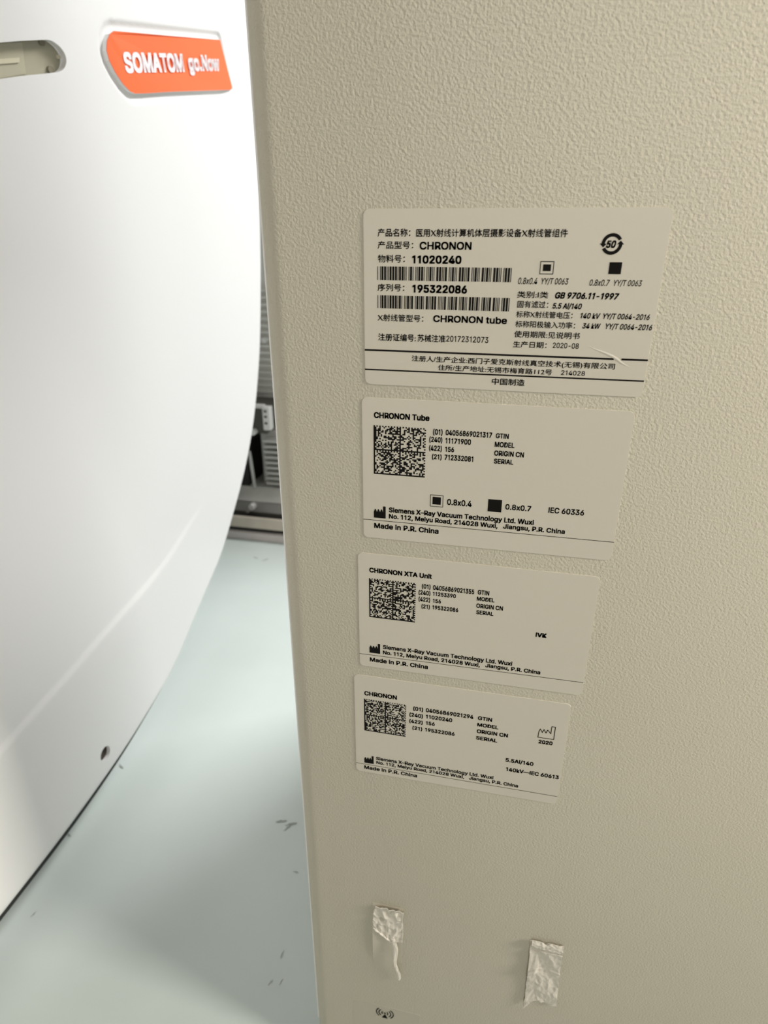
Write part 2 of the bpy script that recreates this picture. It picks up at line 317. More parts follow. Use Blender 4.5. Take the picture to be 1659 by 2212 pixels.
# ------------------------------------------------------------------ printing helpers
CAP = 0.509               # capital height of the letter outlines below, in em
GLYPHS = {
    'A': (480, [(16,0,201,509,276,509,463,0,395,0,287,302,264,372,232,478,245,478,213,371,191,302,85,0), (110,142,110,199,370,199,370,142)]),
    'B': (456, [(60,0,60,509,241,509,274,507,304,501,329,491,350,477,367,461,381,442,390,421,396,398,398,374,397,353,393,336,387,320,378,307,368,295,356,286,343,278,329,272,315,267,315,262,331,260,347,254,363,245,378,234,391,220,402,203,411,184,416,161,418,136,416,111,410,88,400,67,386,48,368,31,344,18,317,8,284,2,247,0), (125,57,245,57,281,60,309,67,330,80,344,96,353,115,355,137,354,153,350,169,342,184,333,197,320,209,306,218,289,225,269,229,248,231,125,231), (125,285,238,285,256,287,273,290,288,296,302,304,314,314,323,326,330,340,335,355,336,372,333,393,326,412,313,429,294,442,270,449,240,452,125,452)]),
    'C': (510, [(267,-7,225,-3,186,7,150,25,119,49,92,79,70,115,53,157,44,203,40,254,44,305,53,352,70,393,92,429,119,459,150,484,186,501,225,512,267,516,293,514,317,511,340,504,362,496,383,485,402,471,419,456,435,438,448,418,459,397,467,373,473,348,408,348,404,365,397,380,389,395,380,407,369,418,357,428,344,437,330,444,315,449,300,453,284,455,267,456,237,453,209,445,184,432,161,414,141,391,125,364,113,332,106,295,103,254,106,213,113,177,125,145,141,117,161,94,184,76,210,63,237,56,267,53,284,54,300,56,315,60,330,65,344,72,357,81,369,90,380,102,389,114,397,128,404,144,408,160,473,160,467,135,459,112,448,91,435,71,420,53,402,38,383,24,363,13,341,5,317,-2,293,-6)]),
    'D': (502, [(219,0,96,0,96,57,215,57,254,60,288,68,318,81,343,99,363,122,379,149,390,181,397,216,399,255,397,294,390,329,379,361,364,388,344,410,320,428,291,441,258,449,221,452,93,452,93,509,225,509,273,505,315,495,353,478,385,455,412,426,433,391,449,351,458,306,462,255,458,205,449,159,433,119,411,83,384,54,351,31,312,14,268,3), (125,509,125,0,60,0,60,509)]),
    'E': (419, [(60,0,60,509,372,509,372,452,125,452,125,286,355,286,355,229,125,229,125,57,375,57,375,0)]),
    'G': (520, [(269,-7,225,-3,185,7,149,25,118,49,91,79,69,116,53,157,43,203,40,254,43,305,53,352,69,393,91,429,117,459,149,484,184,501,223,512,265,516,291,514,316,510,340,504,363,494,384,483,403,469,421,453,436,436,449,416,460,395,468,373,474,349,408,349,402,365,395,379,387,393,378,406,368,417,356,427,344,436,330,443,315,448,300,453,283,455,265,456,236,453,209,445,183,432,160,414,141,392,125,364,113,332,106,295,103,254,106,213,113,177,125,145,141,117,161,95,184,76,210,63,238,56,269,53,296,55,322,61,345,71,365,85,382,102,396,123,407,147,413,173,415,202,434,199,283,199,283,256,478,256,478,200,475,160,466,124,451,91,431,62,406,38,377,19,344,5,308,-4)]),
    'H': (517, [(60,0,60,509,125,509,125,289,392,289,392,509,457,509,457,0,392,0,392,232,125,232,125,0)]),
    'I': (191, [(60,0,125,0,125,509,60,509)]),
    'J': (396, [(185,-7,143,-2,106,11,75,33,52,63,38,100,33,145,33,173,98,173,98,145,100,117,108,93,122,74,139,61,160,53,185,50,209,53,230,61,248,74,261,93,269,117,272,145,272,509,336,509,336,145,332,100,318,63,294,33,263,11,227,-2)]),
    'K': (467, [(104,145,104,216,139,261,174,303,212,344,364,509,448,509,231,276,228,276), (60,0,60,509,125,509,125,334,124,225,125,193,125,0), (372,0,188,259,228,309,449,0)]),
    'L': (393, [(60,0,60,509,125,509,125,57,361,57,361,0)]),
    'M': (628, [(60,0,60,509,152,509,277,187,287,159,299,123,311,84,322,49,307,49,318,83,330,121,342,158,352,187,476,509,568,509,568,0,504,0,504,291,504,327,505,369,506,413,507,457,513,457,498,409,482,363,467,322,456,291,342,0,286,0,170,291,159,321,145,361,129,408,112,457,119,457,120,416,121,372,122,328,122,291,122,0)]),
    'N': (523, [(60,0,60,509,136,509,343,183,363,151,388,107,414,55,405,54,401,108,399,157,399,195,399,509,463,509,463,0,387,0,202,290,177,331,148,381,108,452,119,454,122,384,124,328,125,291,125,0)]),
    'O': (533, [(267,-7,225,-3,186,7,150,25,119,49,92,79,70,115,53,157,44,203,40,254,44,305,53,352,70,393,92,429,119,459,150,484,186,501,225,512,267,516,309,512,348,501,384,484,415,459,442,429,464,393,480,352,490,305,493,254,490,203,480,157,464,115,442,79,415,49,384,25,348,7,309,-3), (267,53,296,55,324,63,349,76,372,94,392,116,408,144,420,176,428,213,430,254,428,295,420,332,408,365,392,392,372,415,349,433,324,446,296,453,267,456,237,453,210,445,184,433,161,415,142,392,125,364,113,332,106,295,103,254,106,213,113,176,125,144,142,117,161,94,184,76,210,63,237,55)]),
    'P': (445, [(60,0,60,509,235,509,272,506,305,499,332,487,356,471,375,452,390,430,400,404,407,377,409,348,407,318,400,291,390,265,375,243,356,223,332,207,305,195,272,188,235,186,109,186,109,242,233,242,257,244,279,248,297,256,312,266,324,279,333,294,339,310,343,328,344,348,343,367,339,385,333,402,324,416,312,428,297,439,279,446,257,451,232,452,125,452,125,0)]),
    'R': (449, [(60,0,60,509,236,509,273,506,305,500,333,489,356,473,376,455,390,433,401,408,407,381,409,352,407,323,401,296,390,271,376,250,356,232,333,217,305,206,273,200,236,198,96,198,96,255,234,255,258,256,280,260,298,267,313,276,325,287,334,300,340,316,344,333,345,352,344,371,340,389,334,405,325,419,313,430,298,440,279,446,258,451,233,452,125,452,125,0), (353,0,230,229,303,229,428,0)]),
    'S': (447, [(224,-9,188,-7,156,-1,128,9,102,23,81,40,64,60,51,83,42,109,38,137,104,137,108,118,114,102,123,88,136,76,150,66,166,59,185,53,204,50,224,49,246,50,267,54,286,60,303,69,317,79,329,92,338,106,344,122,346,139,344,154,340,168,332,179,322,189,310,197,296,205,245,222,184,239,145,253,112,269,86,289,67,313,56,341,52,372,54,400,62,425,75,448,92,468,113,484,138,498,165,508,195,514,227,516,259,514,289,508,316,498,340,484,360,468,377,449,390,427,398,403,401,378,337,378,332,402,320,421,302,437,280,449,254,456,225,459,204,457,185,454,167,448,152,440,139,430,129,418,121,405,117,391,115,376,117,359,122,345,131,334,142,324,155,315,169,308,212,293,264,279,312,264,328,256,344,248,359,238,372,226,384,213,395,198,402,180,407,161,408,139,406,112,399,87,386,64,370,43,349,25,323,11,294,0,261,-7)]),
    'T': (449, [(32,452,32,509,417,509,417,452,257,452,257,0,193,0,193,452)]),
    'U': (517, [(259,-8,220,-6,186,2,154,15,126,33,103,55,85,80,71,108,63,140,60,173,60,509,124,509,124,178,126,155,132,133,141,113,153,95,169,80,187,68,208,59,232,53,259,52,285,53,309,59,331,68,349,80,364,95,377,113,385,133,391,155,393,178,393,509,457,509,457,173,454,140,446,108,433,80,414,55,391,33,363,15,332,2,297,-6)]),
    'V': (480, [(204,0,16,509,84,509,192,206,215,137,248,31,235,31,267,138,290,206,395,509,463,509,278,0)]),
    'W': (686, [(155,0,16,509,82,509,163,196,175,145,187,94,197,40,189,40,200,94,211,145,224,196,306,509,380,509,462,196,474,145,486,94,497,40,488,40,499,94,510,145,523,196,603,509,670,509,530,0,455,0,368,323,351,391,336,475,350,475,335,395,318,323,230,0)]),
    'X': (474, [(18,0,217,284,217,236,29,509,104,509,178,400,204,361,223,329,243,292,232,292,252,329,272,361,298,400,374,509,446,509,259,239,259,287,456,0,382,0,292,129,268,165,250,195,230,231,244,231,225,196,206,166,182,129,91,0)]),
    'Y': (472, [(203,0,203,208,16,509,91,509,192,344,222,292,250,230,224,230,251,293,280,344,381,509,455,509,268,208,268,0)]),
    'a': (389, [(160,-9,137,-7,115,-3,94,5,76,15,60,29,48,45,38,63,32,84,30,108,32,128,36,146,43,161,53,174,64,184,78,193,92,200,108,206,125,211,178,220,234,227,247,229,257,231,265,235,271,240,274,246,276,255,276,257,275,272,272,285,267,297,260,307,251,315,240,322,227,327,212,330,196,331,178,330,163,327,149,322,137,316,127,309,118,301,110,292,104,283,100,274,41,291,51,313,64,331,79,346,95,358,114,368,133,375,153,380,173,383,194,384,239,379,255,375,271,369,286,360,300,350,312,336,322,320,330,301,335,278,337,251,337,0,277,0,277,52,272,52,252,25,242,16,229,8,215,1,199,-4,181,-7), (170,45,192,47,211,51,228,59,242,68,254,80,263,93,270,108,274,122,276,138,276,190,259,182,231,176,200,171,175,168,134,159,122,153,112,147,103,139,97,130,93,118,92,105,93,93,96,82,102,72,109,64,119,57,130,52,142,48,156,46)]),
    'b': (424, [(229,-8,208,-7,189,-3,172,4,159,12,147,21,138,31,118,59,112,59,112,0,53,0,53,509,114,509,114,319,118,319,137,346,147,355,158,364,171,373,188,379,207,383,229,384,259,382,287,374,313,361,335,342,354,320,370,293,381,261,388,227,390,189,388,151,381,116,370,84,355,57,336,34,313,16,288,3,260,-6), (220,47,242,49,262,55,279,66,294,80,306,97,316,117,323,139,327,163,328,189,327,215,323,239,316,261,307,281,295,298,280,311,262,322,243,328,220,330,198,328,178,322,161,312,147,299,134,282,125,263,118,241,114,216,113,189,114,162,118,138,125,115,135,95,147,78,162,65,179,55,198,49)]),
    'c': (396, [(207,-8,174,-5,144,3,117,16,93,35,72,58,56,85,44,116,37,150,34,187,37,225,44,260,56,291,72,318,93,341,117,360,144,374,174,382,207,384,226,384,243,381,260,377,276,371,291,364,305,356,318,346,330,335,340,322,349,308,356,293,362,277,303,262,290,289,270,311,242,325,207,330,184,328,163,321,145,310,130,296,118,278,108,258,102,236,98,212,96,187,98,163,102,139,108,117,118,97,130,80,145,66,163,55,184,49,207,46,243,52,271,66,292,89,304,117,363,102,357,86,350,70,341,56,331,43,319,32,306,21,292,12,277,5,261,-1,244,-5,226,-7)]),
    'd': (424, [(195,-8,165,-6,137,3,111,16,89,34,70,57,55,84,43,116,36,151,34,189,36,227,43,261,55,293,70,320,89,342,112,361,137,374,165,382,196,384,218,383,237,379,253,373,267,364,278,355,287,346,306,319,311,319,311,509,372,509,372,0,313,0,313,59,307,59,287,31,277,21,266,12,252,4,236,-3,217,-7), (205,47,226,49,246,55,263,65,278,78,290,95,299,115,306,138,310,162,312,189,310,216,306,241,300,263,290,282,278,299,263,312,246,322,227,328,205,330,182,328,162,322,145,311,130,298,118,281,108,261,102,239,98,215,96,189,98,163,102,139,109,117,118,97,130,80,145,66,162,55,182,49)]),
    'e': (404, [(212,-8,177,-5,145,3,117,16,92,35,72,58,56,85,44,116,37,150,34,187,36,224,44,258,55,290,71,317,91,340,115,359,142,373,172,382,205,384,226,383,246,380,266,374,285,366,303,355,319,341,334,324,347,305,357,282,365,256,370,227,371,194,371,169,75,169,75,221,338,221,310,202,308,226,304,248,298,269,288,286,277,301,263,314,246,323,227,328,205,330,183,328,164,323,146,313,131,301,119,286,109,270,102,251,97,231,96,211,96,178,98,151,102,127,110,106,121,88,135,73,151,61,169,53,190,48,212,46,227,47,241,49,254,53,265,58,276,65,285,73,294,82,300,93,306,105,365,91,358,72,348,55,335,39,320,26,302,14,283,4,261,-3,237,-7)]),
    'g': (425, [(207,-151,180,-149,156,-146,134,-140,114,-132,97,-122,82,-110,70,-97,59,-84,51,-69,101,-41,122,-66,131,-74,142,-82,154,-88,169,-93,187,-96,207,-97,236,-95,261,-87,282,-75,298,-58,308,-34,311,-6,311,68,306,68,287,41,277,32,266,23,252,16,236,10,217,6,195,5,165,7,138,14,113,27,90,43,71,65,55,90,43,120,36,154,34,191,36,229,43,263,55,293,71,320,90,342,112,361,138,374,166,382,196,384,218,383,237,379,253,373,267,365,279,356,288,346,308,319,313,319,313,379,372,379,372,-9,370,-40,363,-67,350,-90,334,-109,314,-124,291,-136,265,-144,237,-149), (205,59,227,61,246,66,264,75,278,87,290,103,300,121,307,142,311,166,312,193,311,219,307,242,300,264,291,283,279,299,264,312,247,322,227,328,205,330,182,328,163,322,145,312,130,298,118,282,109,262,102,241,98,218,96,193,98,167,102,144,109,123,118,104,131,88,145,76,163,66,183,61)]),
    'h': (410, [(114,227,114,0,53,0,53,509,114,509,114,287,102,287,116,319,132,344,152,362,175,374,200,382,227,384,252,383,275,377,295,369,313,356,328,340,341,321,350,298,355,271,357,240,357,0,296,0,296,235,293,263,286,286,273,304,256,318,235,326,210,329,192,328,176,324,161,317,147,308,136,297,126,283,119,266,115,248)]),
    'i': (167, [(53,0,53,379,114,379,114,0), (84,443,73,444,63,448,54,455,47,463,43,472,41,483,43,494,47,504,54,512,63,518,73,522,84,524,95,522,105,518,114,512,121,504,125,494,126,483,125,472,121,463,114,455,105,448,95,444)]),
    'k': (381, [(110,137,110,212,121,212,284,379,360,379,184,199,177,199), (53,0,53,509,114,509,114,0), (294,0,148,186,191,229,372,0)]),
    'l': (191, [(60,0,125,0,125,540,60,540)]),
    'm': (610, [(53,0,53,379,112,379,112,295,108,295,114,314,122,331,132,346,144,358,158,368,172,376,187,382,203,385,219,386,245,383,268,375,287,361,303,342,314,320,321,295,312,295,318,312,326,329,337,343,350,356,364,366,381,375,398,381,417,385,437,386,458,385,478,380,497,372,514,361,529,346,541,328,550,307,555,283,557,255,557,0,496,0,496,254,493,279,485,298,473,313,456,323,438,329,419,330,402,329,387,326,374,320,363,312,353,302,345,290,340,277,336,263,335,247,335,0,274,0,274,260,272,280,265,297,253,311,238,322,220,328,199,330,185,329,171,326,158,320,145,312,135,302,126,289,119,274,115,257,114,238,114,0)]),
    'n': (410, [(114,227,114,0,53,0,53,379,112,379,112,287,102,287,116,319,132,344,152,362,175,374,200,382,227,384,252,383,275,377,295,369,313,356,328,340,341,321,350,298,355,271,357,240,357,0,296,0,296,235,293,263,286,286,273,304,256,318,235,326,210,329,192,328,176,324,161,317,147,308,136,297,126,283,119,266,115,248)]),
    'o': (415, [(207,-8,174,-5,144,3,117,16,93,35,72,58,56,85,44,116,37,150,34,187,37,225,44,260,56,291,72,318,93,341,117,360,144,374,174,382,207,384,241,382,271,374,299,360,323,341,343,318,359,291,371,260,379,225,381,187,379,150,371,116,359,85,343,58,323,35,299,16,271,3,241,-5), (207,46,231,49,252,55,270,66,285,80,298,97,307,117,314,139,318,163,319,187,318,212,314,236,307,258,298,278,285,296,270,310,252,321,231,328,207,330,184,328,163,321,145,310,130,296,118,278,108,258,102,236,98,212,96,187,98,163,102,139,108,117,118,97,130,80,145,66,163,55,184,49)]),
    'p': (424, [(53,-143,53,379,112,379,112,319,118,319,137,346,147,355,158,364,171,373,188,379,207,383,229,384,259,382,287,374,313,361,335,342,354,320,370,293,381,261,388,227,390,189,388,151,381,116,370,84,355,57,336,34,313,16,288,3,260,-6,229,-8,208,-7,189,-3,173,4,159,12,147,21,138,31,118,59,114,59,114,-143), (220,47,242,49,262,55,279,66,294,80,306,97,316,117,323,139,327,163,328,189,327,215,323,239,316,261,307,281,295,298,280,311,262,322,243,328,220,330,198,328,178,322,161,312,147,299,134,282,125,263,118,241,114,216,113,189,114,162,118,138,125,115,135,95,147,78,162,65,179,55,198,49)]),
    'q': (424, [(372,-143,311,-143,311,59,306,59,287,31,277,21,266,12,252,4,236,-3,217,-7,195,-8,165,-6,137,3,111,16,89,34,70,57,55,84,43,116,36,151,34,189,36,227,43,261,55,293,70,320,89,342,112,361,137,374,165,382,196,384,218,383,237,379,253,373,267,364,278,355,287,346,307,319,313,319,313,379,372,379), (205,47,226,49,246,55,263,65,278,78,290,95,299,115,306,138,310,162,312,189,310,216,306,241,300,263,290,282,278,299,263,312,246,322,227,328,205,330,182,328,162,322,145,311,130,298,118,281,108,261,102,239,98,215,96,189,98,163,102,139,109,117,118,97,130,80,145,66,162,55,182,49)]),
    'r': (259, [(53,0,53,379,112,379,112,321,115,321,124,339,137,354,152,367,171,377,191,383,213,385,229,384,243,384,243,322,230,324,207,326,190,324,174,321,159,315,146,306,135,296,126,284,119,269,115,254,114,237,114,0)]),
    's': (365, [(182,-8,157,-7,133,-3,112,3,93,12,76,24,62,38,50,54,41,73,36,94,94,107,101,87,111,72,124,60,141,52,160,47,181,45,206,47,227,53,244,62,258,74,265,88,268,103,266,115,262,126,254,136,243,144,229,150,212,155,149,170,118,180,92,192,72,208,58,227,50,249,47,274,49,295,55,314,65,332,79,347,95,360,115,370,137,378,161,383,187,384,212,383,234,379,254,372,271,363,286,352,299,339,309,324,318,308,324,290,268,277,262,291,254,304,243,316,228,325,210,331,187,333,166,331,147,326,131,317,119,305,111,292,109,277,110,264,115,253,124,243,136,235,152,229,172,223,229,209,261,200,287,187,306,171,320,153,328,131,331,107,329,85,323,65,312,47,298,31,281,18,260,6,236,-2,210,-7)]),
    't': (227, [(204,379,204,327,6,327,6,379), (65,471,126,471,126,98,127,83,130,70,136,61,144,55,156,51,170,50,185,51,202,54,213,2,192,-3,168,-4,138,-1,113,7,92,21,77,41,68,64,65,93)]),
    'u': (410, [(182,-5,158,-3,135,2,115,11,97,23,82,39,69,59,60,82,54,109,53,139,53,379,114,379,114,144,116,117,124,94,137,75,154,61,175,53,200,50,218,51,234,55,249,62,263,71,274,83,283,97,290,113,295,132,296,153,296,379,357,379,357,0,298,0,298,92,307,92,294,60,277,35,257,17,234,5,209,-3)]),
    'v': (389, [(163,0,17,379,84,379,165,155,187,87,206,21,184,21,203,87,224,155,305,379,371,379,226,0)]),
    'w': (567, [(138,0,23,379,87,379,133,214,154,137,175,41,165,41,186,135,206,214,252,379,316,379,362,214,382,136,402,41,391,41,413,135,434,214,480,379,545,379,429,0,368,0,319,172,305,225,291,280,277,338,291,338,277,280,263,225,248,172,199,0)]),
    'x': (379, [(21,0,171,218,171,171,29,379,100,379,147,306,179,253,207,206,175,206,202,253,233,306,282,379,352,379,209,169,209,214,358,0,287,0,231,85,200,136,173,182,205,182,178,136,148,85,91,0)]),
    'y': (389, [(47,-139,61,-86,71,-87,83,-89,94,-90,104,-89,113,-86,122,-81,130,-74,138,-64,145,-51,151,-36,163,-1,17,379,84,379,165,155,187,87,206,21,184,21,202,87,224,155,305,379,371,379,204,-58,196,-77,187,-93,177,-107,165,-119,153,-128,139,-136,125,-141,109,-144,91,-145,65,-143)]),
    '0': (453, [(227,-7,191,-3,158,7,130,24,105,48,85,77,69,113,57,155,50,202,48,254,50,306,57,353,69,395,85,431,106,461,130,484,159,502,191,512,227,516,262,512,295,502,323,484,348,461,368,431,384,395,396,353,403,306,405,254,403,202,396,155,384,113,368,77,348,48,323,24,295,7,263,-3), (227,50,250,52,271,60,290,74,306,92,320,116,330,144,338,176,342,213,344,254,342,295,338,332,330,365,320,393,306,416,290,435,271,449,250,457,227,460,203,457,182,449,163,435,147,416,134,393,123,365,115,332,111,295,109,254,111,213,115,176,123,144,134,116,147,92,163,74,182,60,203,52)]),
    '1': (380, [(185,0,250,0,250,509,205,509,70,425,70,362,185,440)]),
    '2': (453, [(64,0,64,47,234,229,282,282,294,298,303,312,311,327,316,341,319,356,320,371,319,389,315,405,308,419,298,431,287,441,273,449,258,455,241,458,224,460,205,458,188,454,172,447,159,438,148,427,139,413,132,398,128,381,127,362,66,362,68,391,75,418,86,442,102,464,121,482,143,496,168,507,196,513,225,516,254,513,281,507,306,497,328,482,346,465,361,445,372,423,379,398,381,372,380,354,377,336,371,318,363,299,351,280,336,259,267,180,153,60,153,57,389,57,389,0)]),
    '3': (453, [(218,-7,188,-5,159,1,133,10,108,22,88,38,70,57,57,79,48,104,44,132,109,132,112,115,118,100,126,87,137,76,150,66,165,59,182,54,200,51,219,50,239,51,258,55,275,61,291,69,304,80,315,93,323,108,328,125,329,145,328,163,323,180,316,196,306,211,292,223,275,234,254,241,229,246,201,248,157,248,157,299,288,448,288,452,70,452,70,509,372,509,372,461,211,278,211,289,247,290,279,286,308,276,333,262,354,244,371,222,383,198,391,173,393,145,390,116,383,90,370,66,354,45,333,27,309,12,281,2,251,-5)]),
    '4': (453, [(40,105,40,158,247,509,311,509,109,166,109,163,413,163,413,105), (282,0,282,121,282,146,282,318,343,318,343,0)]),
    '5': (453, [(221,-7,192,-5,165,1,140,11,118,25,99,41,83,60,71,82,63,105,60,130,122,130,125,115,130,102,138,89,148,78,160,68,173,60,188,54,204,51,221,50,241,51,259,56,276,64,291,75,304,89,314,104,322,122,326,141,328,162,326,183,321,203,314,221,303,237,290,251,275,262,257,270,238,275,218,277,201,276,184,273,167,268,152,262,139,255,128,246,67,253,96,509,366,509,366,452,151,452,134,301,136,301,148,311,162,318,178,325,194,330,212,333,229,334,252,332,274,328,294,321,313,311,330,299,345,285,358,269,370,251,379,231,386,210,390,187,391,163,388,132,381,102,369,76,352,52,332,32,309,15,282,3,253,-4)]),
    '6': (453, [(226,-7,196,-4,168,3,142,15,119,31,100,51,84,74,73,101,66,130,64,162,65,187,71,212,80,239,93,268,112,302,137,340,252,509,322,509,151,261,145,261,151,270,157,279,165,288,174,295,184,302,196,307,208,311,221,313,235,314,265,312,291,305,316,295,337,280,355,262,370,240,380,215,387,187,389,157,387,127,379,98,368,73,352,50,333,30,310,14,284,3,257,-4), (226,48,245,50,263,55,279,63,293,73,304,86,314,101,322,119,326,137,327,157,326,178,322,196,314,213,304,228,293,241,279,251,263,259,245,264,226,265,207,264,190,259,174,252,160,241,148,229,138,214,131,197,126,179,125,158,126,138,131,119,138,102,148,86,160,73,174,63,190,55,207,50)]),
    '7': (453, [(97,0,323,448,323,452,62,452,62,509,391,509,391,449,165,0)]),
    '8': (453, [(226,-7,193,-5,163,1,136,11,111,25,91,42,74,62,62,84,54,109,52,135,53,156,58,176,65,195,75,212,87,228,101,241,117,252,134,260,153,265,153,267,129,276,109,289,93,308,80,330,73,354,70,380,73,405,79,429,90,450,106,469,124,485,146,498,170,508,197,514,226,516,255,514,282,508,306,498,328,485,346,469,361,450,373,429,379,405,382,380,379,354,372,330,359,308,343,289,323,276,300,267,300,265,319,260,335,252,351,241,365,228,377,212,387,195,395,176,399,156,401,135,398,109,391,84,378,62,362,42,341,25,317,11,289,1,259,-5), (226,49,248,50,267,54,285,60,300,69,313,79,323,91,331,106,335,121,337,139,335,157,330,173,322,189,312,202,298,213,283,223,265,230,247,234,226,235,206,234,187,230,169,223,154,213,140,202,130,189,122,173,117,157,115,139,117,121,121,106,129,91,139,79,152,69,167,60,185,54,205,50), (226,290,244,291,260,294,274,300,287,308,298,318,307,330,314,344,318,359,319,376,318,392,314,407,308,420,299,432,288,442,275,449,260,455,244,459,226,460,208,459,192,455,177,449,164,442,153,432,145,420,138,407,134,392,133,376,134,359,138,344,145,330,154,318,165,308,178,300,193,294,209,291)]),
    '9': (453, [(226,516,256,513,285,506,310,494,333,478,352,458,368,434,380,408,387,378,389,347,387,322,382,296,373,270,359,240,340,207,315,168,200,0,130,0,301,248,307,248,302,238,295,229,287,221,278,214,268,207,257,202,245,198,232,195,218,195,188,197,161,203,137,214,116,229,98,247,83,269,72,294,66,321,64,352,66,382,73,411,85,436,101,459,120,479,143,494,168,506,196,513), (226,460,207,459,190,454,174,446,160,435,148,423,138,407,131,390,127,372,125,352,127,331,131,313,138,295,148,280,160,268,174,257,190,250,207,245,226,243,245,245,263,249,279,257,293,267,305,280,314,295,322,312,326,330,327,350,326,371,322,390,314,407,305,422,293,435,279,446,263,454,245,459)]),
    '(': (273, [(89,207,90,244,94,283,101,324,109,364,119,403,132,441,145,477,160,510,177,539,236,539,219,503,204,466,191,428,179,390,169,351,161,313,156,276,152,241,151,207,152,176,155,145,160,115,167,83,177,50,188,16,202,-19,218,-57,236,-96,177,-96,150,-46,128,4,111,55,99,106,92,156)]),
    ')': (273, [(37,-96,56,-56,72,-18,86,18,97,52,106,85,113,116,118,147,121,177,122,207,121,241,117,276,112,313,104,351,94,390,82,428,69,466,54,503,37,539,97,539,113,510,128,477,142,441,154,403,164,364,173,323,179,283,183,244,184,207,182,156,174,104,161,53,144,3,123,-47,97,-96)]),
    '.': (188, [(95,-4,83,-3,73,1,63,9,55,18,51,29,50,41,51,53,55,64,63,73,73,81,83,85,95,87,107,85,118,81,128,73,135,64,140,53,141,41,140,29,135,18,128,9,118,1,107,-3)]),
    ',': (188, [(38,-119,68,71,137,71,84,-119)]),
    '/': (249, [(235,533,71,-76,14,-76,178,533)]),
    '-': (453, [(337,244,337,188,114,188,114,244)]),
    '–': (350, [(350,244,350,188,0,188,0,244)]),
    '—': (699, [(699,244,699,188,0,188,0,244)]),
    ' ': (188, []),
}
def text_mesh(s, off, shear=0.0):
    """flat lettering: grotesque outlines for Latin text, the built-in face for Chinese"""
    own = all(ch in GLYPHS for ch in s)
    if own:
        c = bpy.data.curves.new('t', 'CURVE'); c.dimensions = '2D'; c.fill_mode = 'BOTH'
        x = 0
        for ch in s:
            adv, loops = GLYPHS[ch]
            for lp in loops:
                sp = c.splines.new('POLY'); sp.points.add(len(lp) // 2 - 1); sp.use_cyclic_u = True
                for i in range(len(lp) // 2):
                    px, py = (lp[2 * i] + x) / 1000, lp[2 * i + 1] / 1000
                    sp.points[i].co = (px + shear * py, py, 0, 1)
            x += adv
    else:
        c = bpy.data.curves.new('t', 'FONT'); c.body = s; c.size = 1.0; c.shear = shear; c.resolution_u = 4
    o = bpy.data.objects.new('t', c); COL.objects.link(o)
    bpy.context.view_layer.update()
    dg = bpy.context.evaluated_depsgraph_get()
    me = bpy.data.meshes.new_from_object(o.evaluated_get(dg))
    bpy.data.objects.remove(o); bpy.data.curves.remove(c)
    if off > 0:                                    # heavier strokes: the same print laid down slightly shifted
        bm = bmesh.new(); bm.from_mesh(me); base_g = bm.verts[:] + bm.edges[:] + bm.faces[:]
        for v in bm.verts: v.co.x -= off; v.co.y -= off
        for dx, dy in (((2 * off, 0), (0, 2 * off), (2 * off, 2 * off)) if own else ((2 * off, 2 * off),)):
            r = bmesh.ops.duplicate(bm, geom=base_g)
            for v in r['geom']:
                if isinstance(v, bmesh.types.BMVert): v.co.x += dx; v.co.y += dy
        bm.to_mesh(me); bm.free()
    me.materials.clear()
    return me

INK_Y = -0.00032          # print lies on the label face
def printed(name, s, x, z, wdt, hgt, mode, shear, off, parent, mt):
    """text with its ink box fitted: x, z = left end of the base line (or lower left of the ink), sizes in metres"""
    me = text_mesh(s, off, shear)
    xs = [v.co.x for v in me.vertices]; ys = [v.co.y for v in me.vertices]
    x0, x1 = min(xs), max(xs)
    sx = wdt / (x1 - x0)
    if mode == 'b': y0, sy = min(ys), hgt / (max(ys) - min(ys))
    else: y0, sy = -off, hgt / (CAP + 2 * off)
    for v in me.vertices: v.co = Vector((x + (v.co.x - x0) * sx, INK_Y, z + (v.co.y - y0) * sy))
    me.name = name; me.update()
    if sum(p.normal.y * p.area for p in me.polygons) > 0: me.flip_normals()
    return obj(name, me, mt, parent)
def quad(bm, x0, x1, z0, z1, y=INK_Y):
    bm.faces.new([bm.verts.new(p) for p in ((x0, y, z0), (x1, y, z0), (x1, y, z1), (x0, y, z1))])

def flat(bm, pts, y=INK_Y):
    f = bm.faces.new([bm.verts.new((x, y, z)) for x, z in pts])
    bmesh.ops.triangulate(bm, faces=[f])

def orient_front(bm):
    for f in bm.faces:
        f.normal_update()
        if f.normal.y > 0: f.normal_flip()

def frame_symbol(root, x0, x1, z0, z1, t, ix0, ix1, iz0, iz1, mt):
    bm = bmesh.new()
    quad(bm, x0, x1, z1 - t, z1); quad(bm, x0, x1, z0, z0 + t); quad(bm, x0, x0 + t, z0 + t, z1 - t); quad(bm, x1 - t, x1, z0 + t, z1 - t)
    quad(bm, ix0, ix1, iz0, iz1); orient_front(bm)
    return from_bm('framed_square_symbol', bm, mt, root)

def block_symbol(root, x0, x1, z0, z1, mt):
    bm = bmesh.new(); quad(bm, x0, x1, z0, z1); orient_front(bm)
    return from_bm('solid_square_symbol', bm, mt, root)

def rule(root, x0, z0, x1, z1, t, mt):
    bm = bmesh.new(); bm.faces.new([bm.verts.new(p) for p in ((x0, INK_Y, z0 - t / 2), (x1, INK_Y, z1 - t / 2), (x1, INK_Y, z1 + t / 2), (x0, INK_Y, z0 + t / 2))]); orient_front(bm)
    return from_bm('rule_line', bm, mt, root)

